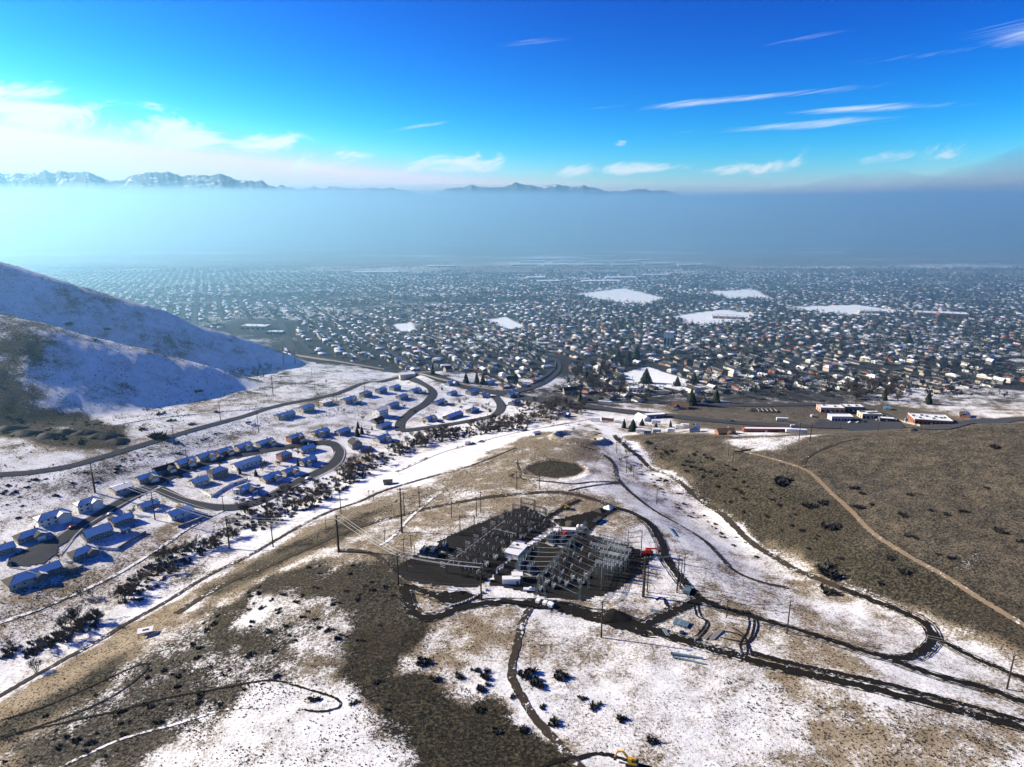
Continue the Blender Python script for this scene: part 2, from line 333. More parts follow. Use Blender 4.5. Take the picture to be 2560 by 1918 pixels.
# region of the ground (outline as photo pixels): snow cover, olive-brown grass (0 straw .. 1 olive), greyness, soft edge m, wobble m
REG = [
 ('field_at_hill', [(640,985),(560,1010),(480,1045),(640,1015),(850,975),(1000,940),(900,915),(740,895),(690,915)], .58, .0, .3, 8, 6),
 ('neighbourhood', [(-60,1380),(150,1260),(420,1130),(700,1060),(900,1000),(1050,945),(1250,985),(1300,1030),(1000,1090),(880,1140),(780,1230),(600,1290),(480,1280),(420,1320),(250,1420),(120,1480),(-60,1500)], .68, .3, .4, 6, 6),
 ('slope_under_road', [(-60,1200),(200,1172),(470,1090),(640,1045),(900,985),(930,1040),(700,1070),(420,1150),(150,1270),(-60,1380)], .64, .5, .7, 5, 5),
 ('flat_left', [(-60,1500),(120,1485),(300,1410),(470,1300),(600,1285),(560,1330),(420,1400),(250,1500),(100,1570),(-60,1620)], .56, .0, .25, 6, 5),
 ('creek', [(-60,1620),(200,1560),(420,1420),(560,1330),(760,1230),(1000,1115),(1250,1045),(1290,1080),(1000,1180),(820,1275),(640,1385),(420,1500),(200,1630),(-60,1750)], .70, .6, .5, 6, 6),
 ('snow_strip', [(800,1275),(900,1225),(1000,1165),(1150,1105),(1300,1065),(1440,1058),(1400,1085),(1250,1120),(1130,1175),(973,1222)], .80, .2, .2, 5, 4),
 ('flank', [(640,1410),(830,1290),(1130,1185),(1290,1100),(1400,1075),(1530,1100),(1500,1150),(1300,1220),(1100,1250),(900,1310),(700,1420)], .36, .32, .5, 6, 8),
 ('flank_dark', [(480,1480),(640,1400),(760,1345),(900,1290),(1000,1260),(850,1350),(700,1420),(540,1490)], .22, .65, .2, 5, 6),
 ('bank_tan', [(-60,1790),(0,1755),(200,1640),(420,1515),(470,1490),(430,1545),(250,1660),(60,1770),(-60,1830)], .05, .15, .0, 3, 3),
 ('bank_olive', [(-60,1830),(60,1765),(250,1655),(330,1620),(250,1720),(100,1800),(-60,1890)], .08, .75, .2, 5, 5),
 ('mottled', [(-60,1880),(100,1800),(300,1660),(440,1580),(640,1590),(720,1660),(700,1720),(560,1790),(380,1880),(300,1960),(-60,1960)], .40, .75, .45, 8, 12),
 ('brush_mid', [(430,1600),(520,1500),(640,1455),(760,1410),(850,1385),(950,1410),(1000,1490),(1040,1570),(960,1640),(820,1650),(720,1620),(560,1650),(480,1650)], .26, .9, .2, 8, 16),
 ('brush_gap', [(640,1500),(760,1500),(820,1560),(880,1640),(700,1600),(600,1560)], .62, .5, .3, 8, 14),
 ('snow_patch_left', [(300,1960),(400,1870),(560,1790),(640,1700),(760,1690),(850,1720),(872,1800),(910,1850),(1000,1960)], .67, .4, .4, 4, 4),
 ('olive_tongue', [(835,1690),(880,1560),(1000,1540),(1120,1545),(1060,1620),(1000,1680),(1100,1720),(1230,1770),(1340,1830),(1420,1960),(1000,1960),(915,1850),(878,1790),(868,1720)], .13, 1.0, .0, 5, 9),
 ('white_field', [(1300,1545),(1500,1580),(1760,1640),(2000,1720),(2100,1960),(1520,1960),(1380,1820),(1285,1690)], .63, .06, .2, 8, 8),
 ('white_field_b', [(1140,1540),(1280,1540),(1270,1690),(1250,1730),(1100,1700),(1040,1640)], .57, .1, .2, 8, 10),
 ('tan_front', [(1780,1680),(2000,1700),(2300,1770),(2640,1850),(2640,1960),(2250,1960),(2080,1890),(1950,1790)], .40, .06, .05, 10, 14),
 ('tan_between', [(1780,1540),(2000,1600),(2300,1700),(2640,1800),(2640,1830),(2200,1730),(1900,1650),(1700,1600)], .46, .04, .05, 8, 8),
 ('lens_field', [(1760,1470),(1950,1440),(2150,1500),(2310,1580),(2290,1620),(2180,1630),(2000,1570),(1800,1510)], .56, .03, .05, 8, 8),
 ('east_strip', [(1490,1125),(1560,1160),(1640,1220),(1800,1330),(1930,1420),(1960,1450),(1760,1480),(1690,1420),(1650,1330),(1590,1280),(1540,1210)], .60, .15, .2, 6, 6),
 ('ridge_top', [(1000,1290),(1200,1240),(1420,1225),(1560,1260),(1640,1320),(1500,1300),(1320,1265),(1150,1330),(980,1410),(900,1400),(860,1370)], .42, .22, .3, 6, 8),
 ('round_pad', [(1318,1172),(1340,1158),(1390,1151),(1440,1158),(1463,1172),(1440,1189),(1390,1196),(1335,1188)], .03, .95, .1, 1.5, 1),
 ('gully_shade', [(1470,1050),(1540,1070),(1600,1120),(1700,1190),(1800,1270),(1900,1350),(1960,1400),(1930,1410),(1800,1310),(1650,1190),(1540,1110)], .80, .6, .4, 3, 3),
 ('right_hill', [(1565,1090),(1620,1082),(1850,1090),(2100,1080),(2660,1040),(2660,1640),(2450,1582),(2250,1500),(2050,1415),(1920,1345),(1790,1250),(1690,1180),(1600,1120)], .14, .60, .42, 4, 4),
 ('right_hill_snow', [(1800,1092),(1900,1090),(2080,1085),(2000,1110),(1900,1130),(1840,1118)], .62, .4, .3, 5, 8),
 ('right_hill_low', [(1640,1140),(1800,1180),(2000,1260),(2200,1370),(2450,1500),(2660,1600),(2660,1640),(2450,1582),(2250,1500),(2050,1415),(1920,1345),(1790,1250)], .05, .92, .1, 15, 10),
 ('outcrop', [(-40,1010),(120,1045),(230,1040),(290,1060),(330,1100),(300,1125),(200,1120),(80,1105),(-40,1090)], .26, .9, .3, 6, 8),
 ('works_yard', [(1460,1030),(1600,1022),(1640,1050),(1560,1072),(1480,1060)], .62, .1, .3, 5, 5),
 ('commercial', [(1680,1015),(2000,1008),(2240,1015),(2450,1050),(2560,1040),(2560,1075),(2100,1082),(1700,1070)], .16, .5, .6, 6, 4),
 ('park_a', [(1562,932),(1622,917),(1722,952),(1662,972),(1575,958)], 1.1, .0, .0, 3, 1),
 ('park_b', [(1680,792),(1800,775),(1892,786),(1850,806),(1745,812)], 1.1, .0, .0, 5, 2),
 ('park_c', [(1440,735),(1560,722),(1662,746),(1610,762),(1500,750)], 1.0, .0, .0, 8, 3),
 ('park_d', [(1960,769),(2140,762),(2242,779),(2160,791),(2000,776)], 1.1, .0, .0, 5, 2),
 ('park_e', [(1760,730),(1880,724),(1925,744),(1830,748)], .95, .0, .0, 8, 3),
 ('park_f', [(1220,800),(1262,793),(1312,816),(1270,823)], 1.0, .0, .0, 4, 2),
 ('park_g', [(985,812),(1030,806),(1040,825),(1000,828)], .95, .0, .0, 4, 2)]
NA, NR = 940, 600
az = np.linspace(R(-58), R(58), NA)
rr = np.concatenate([np.linspace(95, 170, 26)[:-1], 1.0 / np.linspace(1 / 170.0, 1 / 2600.0, NR - 110), np.geomspace(2600, 60000, 86)[1:]])
NR = len(rr)
AZ, RR = np.meshgrid(az, rr); TX = RR * np.sin(AZ); TY = RR * np.cos(AZ)
fx_, fy_ = TX.ravel(), TY.ravel()
TZ = height(fx_, fy_)
near = RR.ravel() < 1500
snow = np.full(fx_.shape, 0.60); olive = np.full(fx_.shape, 0.15); grey = np.full(fx_.shape, 0.2)
# town and plain
tw = sstep(640, 760, fy_)
snow = snow * (1 - tw) + tw * (0.38 + 1.1 * (fbm(fx_, fy_, 160, 3) - 0.5)); olive = olive * (1 - tw) + tw * 0.75; grey = grey * (1 - tw) + tw * 0.9
pl = sstep(3000, 3700, fy_ + 0.25 * fx_)
e1 = fx_ * 0.914 + fy_ * 0.407
snow = snow * (1 - pl) + pl * (0.34 + 1.2 * (fbm(fx_ * 0.3, fy_, 260, 3) - 0.5)); olive = olive * (1 - pl) + pl * 0.1; grey = grey * (1 - pl) + pl * 0.35
# left hill
hl = (hill_left(fx_, fy_) > TZ - 4) & (fx_ < -120) & (fy_ > 380) & (fy_ < 1700); hm = hl.astype(float)
gx = (hill_left(fx_ + 3, fy_) - hill_left(fx_ - 3, fy_)) / 6
gx = gx + .22 * (fbm(fx_, fy_, 50, 5) - .5)
north = sstep(-0.14, -0.42, gx)
snow = np.where(hl, 0.24 + 0.50 * north, snow); olive = np.where(hl, 0.85 - 0.4 * north, olive); grey = np.where(hl, 0.75, grey)
back = hl & (fy_ > 760); snow = np.where(back, 0.70 + 0.1 * (fbm(fx_, fy_, 80, 3) - .5), snow)
for name, poly, s_, o_, g_, soft, wob in REG:
    P = GL(poly); lo = P.min(0) - 40; hi = P.max(0) + 40
    i = np.where((fx_ > lo[0]) & (fx_ < hi[0]) & (fy_ > lo[1]) & (fy_ < hi[1]))[0]
    wob = wob * 1.8; soft = soft * 1.5; x = fx_[i] + wob * 2 * (fbm(fx_[i], fy_[i], 30, 5) - 0.5); y = fy_[i] + wob * 2 * (fbm(fx_[i] + 500, fy_[i], 30, 5) - 0.5)
    m = sstep(-soft, soft, polydist(x, y, P))
    snow[i] = snow[i] * (1 - m) + s_ * m; olive[i] = olive[i] * (1 - m) + o_ * m; grey[i] = grey[i] * (1 - m) + g_ * m
snow = snow + np.where(near & (snow < 1), 0.42 * (fbm(fx_, fy_, 42, 4) - 0.5) + 0.40 * (fbm(fx_, fy_, 12, 3) - 0.5), 0)
idx = np.arange(NA * NR).reshape(NR, NA)
fc = np.stack([idx[:-1, :-1], idx[:-1, 1:], idx[1:, 1:], idx[1:, :-1]], -1).reshape(-1, 4)
tme = npmesh('terrain', np.stack([fx_, fy_, TZ], -1), fc[:, ::-1])
set_attr(tme, 'snow', snow); set_attr(tme, 'olive', olive); set_attr(tme, 'grey', grey); set_attr(tme, 'town', tw * (1 - pl) * (1 - hm))
tme.polygons.foreach_set('use_smooth', np.ones(len(tme.polygons), bool))
def terrain_mat():
    m, nt, b = nodemat('terrain'); N = nt.nodes; L = nt.links.new
    def nd(t, **k):
        n = N.new(t)
        for a, v in k.items(): setattr(n, a, v)
        return n
    g = nd('ShaderNodeNewGeometry')
    def noise(s, d, r, vec=None):
        n = nd('ShaderNodeTexNoise'); n.inputs['Scale'].default_value = s; n.inputs['Detail'].default_value = d; n.inputs['Roughness'].default_value = r
        L(vec or g.outputs['Position'], n.inputs['Vector']); return n.outputs[0]
    def attr(a): n = nd('ShaderNodeAttribute', attribute_name=a); return n.outputs['Fac']
    def ma(op, a, b_=0.0, c=0.0, clamp=False):
        n = nd('ShaderNodeMath', operation=op); n.use_clamp = clamp
        for i, v in enumerate((a, b_, c)):
            if isinstance(v, (int, float)): n.inputs[i].default_value = v
            else: L(v, n.inputs[i])
        return n.outputs[0]
    def mix(f, a, b_):
        n = nd('ShaderNodeMix', data_type='RGBA')
        if isinstance(f, (int, float)): n.inputs[0].default_value = f
        else: L(f, n.inputs[0])
        for i, v in ((6, a), (7, b_)):
            if isinstance(v, tuple): n.inputs[i].default_value = (*v, 1)
            else: L(v, n.inputs[i])
        return n.outputs[2]
    def smooth(v, lo, hi):
        n = nd('ShaderNodeMapRange'); n.interpolation_type = 'SMOOTHSTEP'; n.inputs[1].default_value = lo; n.inputs[2].default_value = hi; L(v, n.inputs[0]); return n.outputs[0]
    # stretched coordinates: clumps lie a little along the contour
    fine = noise(0.75, 5, 0.75); mid = noise(0.12, 5, 0.6); big = noise(0.022, 4, 0.55); grain = noise(2.4, 4, 0.75)
    sn, ol, gr = attr('snow'), attr('olive'), attr('grey')
    straw = mix(smooth(mid, .35, .65), (0.27, 0.21, 0.135), (0.40, 0.33, 0.23))
    olivec = mix(smooth(fine, .40, .62), (0.009, 0.008, 0.006), (0.095, 0.083, 0.050))
    olivec = mix(ma('MULTIPLY', smooth(big, .45, .62), .45), olivec, (0.060, 0.045, 0.030))
    greyc = mix(smooth(fine, .40, .60), (0.05, 0.047, 0.045), (0.21, 0.195, 0.165))
    grass = mix(smooth(ma('ADD', ma('MULTIPLY', ma('SUBTRACT', mid, .5), .9), ol), .25, .75), straw, olivec)
    grass = mix(ma('MULTIPLY', gr, .75), grass, greyc)
    grass = mix(smooth(noise(1.1, 3, .65), .52, .60), grass, (0.014, 0.012, 0.010))
    grass = mix(ma('MULTIPLY', attr('town'), .85), grass, mix(mid, (0.012, 0.014, 0.018), (0.040, 0.042, 0.046)))
    k = ma('ADD', ma('ADD', ma('MULTIPLY', fine, .52), ma('MULTIPLY', mid, .33)), ma('MULTIPLY', big, .15))
    k = ma('ADD', k, ma('MULTIPLY', ma('SUBTRACT', grain, .5), .40))
    s_ = ma('ADD', ma('SUBTRACT', k, .5), ma('MULTIPLY', ma('SUBTRACT', sn, .5), .52))
    f = smooth(s_, -.035, .035)
    snowc = mix(smooth(mid, .35, .7), (0.80, 0.81, 0.83), (0.90, 0.90, 0.91))
    # a thin cover lets the dead grass stain the snow
    thin = ma('MULTIPLY', smooth(s_, .16, .0), .35); snowc = mix(thin, snowc, straw)
    # dead stems standing through the snow
    stem = ma('MULTIPLY', smooth(noise(0.95, 2, .6), .56, .62), smooth(sn, 1.0, .35))
    f = ma('MULTIPLY', f, ma('SUBTRACT', 1.0, ma('MULTIPLY', stem, .95)))
    L(mix(f, grass, snowc), b.inputs['Base Color'])
    b.inputs['Roughness'].default_value = 0.9; b.inputs['Specular IOR Level'].default_value = 0.1
    bp = nd('ShaderNodeBump'); bp.inputs['Strength'].default_value = 0.55; bp.inputs['Distance'].default_value = 0.5
    L(ma('ADD', fine, ma('MULTIPLY', grain, .4)), bp.inputs['Height']); L(bp.outputs[0], b.inputs['Normal'])
    M['terrain'] = m; return m
terrain = mobj('terrain', tme, terrain_mat()); tag(terrain, kind='structure')
def GV(x, y):
    """height of the built terrain sheet (bilinear on its own grid), vectorised"""
    x = np.asarray(x, float); y = np.asarray(y, float)
    a = (np.arctan2(x, y) - az[0]) / (az[1] - az[0]); r = np.hypot(x, y)
    j = np.clip(np.searchsorted(rr, r) - 1, 0, NR - 2); i = np.clip(a.astype(int), 0, NA - 2)
    fa = np.clip(a - i, 0, 1); fr = np.clip((r - rr[j]) / (rr[j + 1] - rr[j]), 0, 1); Z = TZ.reshape(NR, NA)
    return (Z[j, i] * (1 - fa) + Z[j, i + 1] * fa) * (1 - fr) + (Z[j + 1, i] * (1 - fa) + Z[j + 1, i + 1] * fa) * fr
def gz(x, y): return float(GV(np.array([x]), np.array([y]))[0])

# ------------------------------------------------------------------ roads and tracks
def resample(P, step):
    P = np.asarray(P, float); 
    # Catmull-Rom through the points, then even steps
    Q = [P[0]]; n = len(P)
    for i in range(n - 1):
        p0 = P[max(i - 1, 0)]; p1 = P[i]; p2 = P[i + 1]; p3 = P[min(i + 2, n - 1)]
        for t in np.linspace(0, 1, 9)[1:]:
            Q.append(0.5 * ((2 * p1) + (-p0 + p2) * t + (2 * p0 - 5 * p1 + 4 * p2 - p3) * t * t + (-p0 + 3 * p1 - 3 * p2 + p3) * t ** 3))
    Q = np.array(Q); s = np.concatenate([[0], np.cumsum(np.hypot(*np.diff(Q, axis=0).T))])
    k = max(2, int(s[-1] / step) + 1); ss = np.linspace(0, s[-1], k)
    return np.stack([np.interp(ss, s, Q[:, 0]), np.interp(ss, s, Q[:, 1])], -1)
def ribbon(name, P, width, m, lift=0.10, step=2.0, rag=0.0, world=False, parent=None, kind='structure', off=0.0, nw=3):
    P = np.asarray(P, float) if world else GL(P)
    Q = resample(P, step); T = np.gradient(Q, axis=0); T /= np.hypot(T[:, 0], T[:, 1])[:, None] + 1e-9; Nn = np.stack([T[:, 1], -T[:, 0]], -1)
    n = len(Q); cols = []
    w0 = width / 2 + rag * (rng.random(n) - .5) * 1.5; w1 = width / 2 + rag * (rng.random(n) - .5) * 1.5
    for k in range(nw + 1):
        t = k / nw; o = off - w0 + t * (w0 + w1); cols.append(Q + Nn * o[:, None] if hasattr(o, '__len__') else Q + Nn * o)
    V = np.stack(cols, 1); x = V[..., 0]; y = V[..., 1]; z = GV(x, y) + lift + 0.00035 * np.hypot(x, y)
    verts = np.stack([x, y, z], -1).reshape(-1, 3); ii = np.arange(n * (nw + 1)).reshape(n, nw + 1)
    f = np.stack([ii[:-1, :-1], ii[:-1, 1:], ii[1:, 1:], ii[1:, :-1]], -1).reshape(-1, 4)
    o = mobj(name, npmesh(name, verts, f), m, parent); tag(o, kind=kind); return o
def patch(name, P, m, lift=0.12, step=3.0, world=False, rag=0.0, kind='structure'):
    """flat area cut to an outline, draped on the ground"""
    P = np.asarray(P, float) if world else GL(P); lo, hi = P.min(0) - step, P.max(0) + step
    xs = np.arange(lo[0], hi[0], step); ys = np.arange(lo[1], hi[1], step); X, Y = np.meshgrid(xs, ys)
    if rag: X = X + rag * (fbm(X, Y, 7, 3) - .5); Y = Y + rag * (fbm(X + 77, Y, 7, 3) - .5)
    d = polydist(X, Y, P); n = X.size; ii = np.arange(n).reshape(X.shape)
    f = np.stack([ii[:-1, :-1], ii[:-1, 1:], ii[1:, 1:], ii[1:, :-1]], -1).reshape(-1, 4); f = f[(d.ravel()[f] > -0.35 * step).all(1)]
    V = np.stack([X.ravel(), Y.ravel(), GV(X.ravel(), Y.ravel()) + lift + 0.0003 * np.hypot(X.ravel(), Y.ravel())], -1)
    used = np.unique(f); mp = np.zeros(n, int); mp[used] = np.arange(len(used))
    o = mobj(name, npmesh(name, V[used], mp[f]), m); tag(o, kind=kind); return o
# paved
HWY = [(700,880),(740,888),(860,906),(1000,932),(1130,957),(1230,980),(1330,998),(1480,1019),(1620,1036),(1760,1050),(1900,1062),(2040,1068),(2200,1073),(2350,1070),(2480,1059),(2640,1046)]
ribbon('highway', HWY, 19, M['street'], 0.35, 5)
ribbon('street', [(1240,984),(1300,976),(1350,958),(1385,930),(1388,908),(1365,890),(1330,868)], 15, M['street'], 0.38, 4)
ribbon('street', [(735,886),(718,845),(700,800),(690,770),(680,740)], 15, M['street'], 0.36, 6)
ribbon('street', [(-80,1192),(0,1187),(90,1180),(200,1160),(330,1121),(470,1079),(600,1044),(700,1014),(850,982),(960,953),(1040,938),(1100,950)], 7.5, M['street'], 0.16, 3)
ribbon('street', [(60,1392),(130,1362),(230,1300),(330,1240),(430,1188),(540,1152),(640,1131),(730,1116),(800,1108),(835,1112)], 10, M['street'], 0.16, 2)
ribbon('street', [(395,1222),(470,1256),(560,1270),(640,1256),(720,1217),(790,1184),(835,1158),(848,1132),(835,1112),(810,1106)], 9, M['street'], 0.19, 2)
patch('cul_de_sac', [(20,1400),(40,1385),(90,1362),(150,1350),(146,1385),(110,1410),(60,1418),(28,1418)], M['street'], 0.2, 1.5)
ribbon('street', [(1000,1078),(1002,1055),(1030,1030),(1065,1008),(1082,985),(1070,968),(1045,955),(1020,945)], 9, M['street'], 0.2, 3)
ribbon('street', [(1000,1078),(1040,1074),(1120,1062),(1190,1050),(1240,1036),(1252,1014),(1236,990)], 9, M['street'], 0.24, 3)
ribbon('street', [(1480,1006),(1600,1006),(1750,1011),(1900,1014),(2050,1012),(2130,1016)], 9, M['street'], 0.3, 4)
ribbon('street', [(2310,1072),(2230,1052),(2140,1022),(2050,992),(1960,962),(1880,938)], 12, M['street'], 0.42, 4)
ribbon('street', [(1960,962),(1800,945),(1690,908),(1600,884)], 9, M['street'], 0.4, 5)
patch('car_park', [(2040,1050),(2120,1042),(2250,1055),(2330,1068),(2100,1072),(2030,1065)], M['street'], 0.28, 4)
patch('car_park', [(2380,1056),(2460,1044),(2500,1050),(2440,1062)], M['street'], 0.28, 4)
for pts in ([(60,1424),(24,1418),(18,1402),(40,1384),(90,1360),(130,1348)], [(150,1388),(215,1316),(330,1250),(390,1226)], [(405,1222),(480,1250),(560,1262),(640,1248),(720,1209),(788,1176),(826,1150),(838,1130)], [(140,1345),(230,1288),(330,1230),(430,1179),(540,1143),(640,1122)], [(720,1224),(800,1190),(850,1160),(862,1130),(850,1112)]):
    ribbon('kerb', pts, 0.9, M['concrete'], 0.26, 2, nw=1)
# earth tracks
MUD = [
 ('mud', 5.5, 1.0, [(2660,1848),(2560,1822),(2300,1753),(2000,1682),(1850,1643),(1700,1600),(1600,1563),(1530,1541),(1420,1519),(1320,1508),(1220,1508),(1150,1520),(1085,1544),(1040,1538),(1018,1505),(1012,1465)]),
 ('mud', 2.2, .6, [(2660,1826),(2560,1803),(2300,1733),(2000,1664),(1880,1632)]),
 ('mud', 4.5, .7, [(1745,1498),(1800,1518),(1900,1548),(2000,1577),(2100,1610),(2200,1640),(2270,1644),(2312,1622),(2330,1592),(2300,1553),(2200,1509),(2100,1470)]),
 ('dirt_track', 3.6, .6, [(2100,1470),(2000,1430),(1950,1402),(1890,1366),(1830,1310),(1780,1270),(1720,1224),(1660,1184),(1600,1146),(1560,1114),(1535,1088)]),
 ('mud', 3.6, .7, [(2318,1580),(2400,1628),(2480,1665),(2560,1697),(2660,1737)]),
 ('mud', 3.0, .7, [(2230,1652),(2350,1692),(2450,1718),(2560,1756),(2660,1790)]),
 ('mud', 5.5, 1.0, [(1750,1500),(1700,1522),(1650,1546),(1610,1566),(1590,1570)]),
 ('mud', 5.5, .6, [(1540,1270),(1590,1288),(1630,1318),(1655,1360),(1664,1395),(1690,1432),(1722,1472),(1750,1500)]),
 ('dirt_track', 4.2, .5, [(440,1535),(560,1462),(680,1412),(800,1358),(900,1318),(1000,1290),(1100,1265),(1200,1247),(1300,1235),(1400,1232),(1470,1245),(1540,1270)]),
 ('mud', 4.5, 1.0, [(1540,1272),(1505,1293),(1480,1312),(1455,1345)]),
 ('mud', 4.0, .8, [(1450,1250),(1405,1272),(1350,1306),(1300,1345)]),
 ('dirt_track', 3.4, .5, [(1012,1465),(985,1442),(962,1415),(945,1392),(915,1382),(870,1376),(846,1378)]),
 ('mud', 4.0, 1.2, [(1012,1462),(1060,1480),(1110,1500),(1160,1512)]),
 ('dirt_track', 3.2, .5, [(1325,1520),(1305,1560),(1290,1620),(1278,1680),(1292,1722),(1330,1785),(1380,1845),(1432,1900),(1500,1970)]),
 ('mud', 1.6, .5, [(1440,1898),(1490,1885),(1550,1896),(1600,1915),(1680,1940)]),
 ('mud', 1.6, .5, [(1440,1892),(1390,1905),(1330,1930)]),
 ('dirt_track', 2.6, .5, [(1450,1116),(1500,1132),(1533,1160),(1543,1195),(1572,1228),(1640,1280),(1700,1314),(1760,1352),(1800,1392),(1836,1428),(1900,1455),(1970,1470)]),
 ('hill_track', 2.6, .4, [(1830,1122),(1920,1145),(1990,1166),(2030,1186),(2080,1235),(2130,1280),(2190,1340),(2280,1396),(2360,1440),(2450,1498),(2560,1564),(2660,1620)]),
 ('dirt_track', 2.4, .4, [(2010,1172),(2012,1150),(2050,1125),(2110,1105),(2150,1098)]),
 ('dirt_track', 2.6, .4, [(-60,1775),(60,1705),(150,1655),(250,1600),(330,1552),(420,1502),(520,1440),(640,1380),(700,1345),(820,1281),(900,1254),(973,1223),(1104,1185),(1190,1160),(1290,1120)]),
 ('snow_track', 2.2, .3, [(-40,1570),(80,1530),(200,1480),(300,1432),(400,1370),(470,1322),(560,1276),(640,1246)]),
 ('snow_track', 2.2, .3, [(280,1064),(400,1045),(520,1032),(640,1022),(700,1010)]),
 ('snow_track', 2.0, .3, [(1020,1285),(1090,1240),(1030,1290),(985,1340),(950,1365)][1:]),
 ('snow_track', 3.0, .4, [(990,1180),(1080,1140),(1180,1110),(1300,1080),(1400,1062),(1480,1046)]),
 ('mud', 0.9, .25, [(0,1802),(130,1760),(280,1692),(345,1664),(378,1660)]),
 ('mud', 0.9, .25, [(0,1848),(200,1780),(300,1730),(352,1690),(372,1668)]),
 ('mud', 0.9, .3, [(0,1842),(240,1790),(420,1745),(560,1720),(680,1702),(760,1722),(838,1746),(848,1768),(800,1780),(760,1775)]),
 ('snow_track', 1.2, .2, [(130,1930),(300,1850),(450,1808),(560,1775),(660,1768)]),
 ('dirt_track', 1.4, .2, [(1290,1150),(1300,1178),(1312,1200),(1420,1210),(1480,1205),(1545,1206)]),
 ('dirt_track', 1.4, .2, [(1545,1208),(1480,1215),(1420,1228)])]
for mname, w, rag, pts in MUD:
    if mname == 'mud' and w > 3: w *= .72
    if mname == 'mud' and w > 2.5:
        for of in (w / 2 + .8, w / 2 + 1.7, -w / 2 - .7): ribbon('wheel_rut', pts, .45, M['slush'], 0.15, 1.2, .25, off=of + .3 * float(rng.random()), nw=1)
    ribbon('dirt_road' if w > 2 else 'dirt_path', pts, w, M[mname], 0.14 if mname != 'mud' else 0.17, 1.0 if w < 3 else 1.4, rag)
# looping wheel marks in the storage field
for pts in ([(1735,1512),(1742,1540),(1765,1556),(1740,1590),(1700,1604)], [(1745,1512),(1752,1540),(1772,1560),(1748,1594),(1706,1606)], [(1855,1526),(1872,1550),(1868,1580),(1850,1610),(1858,1640)],
            [(1862,1526),(1884,1552),(1878,1590),(1862,1612)], [(1868,1526),(1894,1556),(1886,1592),(1870,1608),(1845,1612)], [(1830,1570),(1860,1590),(1868,1630),(1850,1655)], [(1800,1594),(1850,1604),(1880,1600)],
            [(1640,1595),(1600,1590),(1650,1590),(1690,1606)], [(1790,1575),(1840,1585),(1866,1602),(1880,1640)], [(1660,1500),(1664,1512),(1672,1526),(1664,1534)], [(1640,1502),(1650,1494),(1664,1500),(1672,1520)]):
    ribbon('wheel_track', pts, 0.7, M['mud'], 0.13, 0.8, 0.2, nw=1)
# substation gravel
PADS = [[(978,1424),(1080,1362),(1160,1322),(1240,1290),(1312,1264),(1350,1284),(1392,1312),(1330,1350),(1250,1420),(1225,1450),(1190,1470),(1080,1466),(1010,1452)],
        [(1215,1462),(1260,1410),(1330,1360),(1400,1322),(1440,1322),(1480,1338),(1560,1362),(1640,1388),(1600,1440),(1540,1478),(1460,1504),(1370,1496),(1280,1474)]]
for P in PADS: patch('gravel_yard', P, M['gravel'], 0.13, 1.6, rag=3)
patch('mud_patch', [(1290,1500),(1380,1500),(1480,1530),(1560,1550),(1640,1590),(1600,1590),(1480,1555),(1380,1525),(1300,1520)], M['mud'], 0.15, 1.2, rag=7)
patch('mud_patch', [(1090,1480),(1160,1478),(1215,1492),(1160,1512),(1100,1508)], M['mud'], 0.16, 1.2, rag=6)
patch('mud_patch', [(1380,1300),(1480,1278),(1530,1275),(1500,1300),(1440,1330),(1400,1318)], M['mud'], 0.16, 1.2, rag=7)
# ------------------------------------------------------------------ mountains beyond the valley
def skyline(pts, dist, depth, name, jag, seed):
    """a mountain range: crest heights read off the skyline, falling to both sides with ribs and gullies"""
    us = np.array([p[0] for p in pts], float); vs = np.array([p[1] for p in pts], float)
    n = 620; u = np.linspace(us[0], us[-1], n); v = np.interp(u, us, vs)
    dx, dy, dz = ray(u, v); t = dist / dy; cx = dx * t; cz = CAM_Z + dz * t
    m = 80; V = np.zeros((m, n, 3))
    rid = lambda a, b, s: 1 - 2 * abs(fbm(a, b, s, 5) - .5)
    cz = cz + (rid(cx, cx * 0 + seed, 900) - .75) * jag + (rid(cx, cx * 0 + seed + 50, 260) - .75) * jag * .2
    for k in range(m):
        q = k / (m - 1); y = dist + (q - 0.72) * depth; s = np.clip(abs(q - 0.72) / (0.72 if q < 0.72 else 0.28), 0, 1)
        rib = ((1 - rid(cx, np.full(n, q * depth * 0.35 + seed), 1500)) * 1.1 + (1 - rid(cx, np.full(n, q * depth * 0.6 + seed), 420)) * .45) * np.sin(np.pi * min(s, 1)) ** .6
        hgt = (cz + 320) * np.clip((1 - s) ** 1.15 - 0.55 * rib * (1 - s * .5), 0, 1) - 320
        V[k, :, 0] = cx * (y / dist); V[k, :, 1] = y; V[k, :, 2] = hgt
    ii = np.arange(m * n).reshape(m, n); f = np.stack([ii[:-1, :-1], ii[:-1, 1:], ii[1:, 1:], ii[1:, :-1]], -1).reshape(-1, 4)
    me = npmesh(name, V.reshape(-1, 3), f); return me
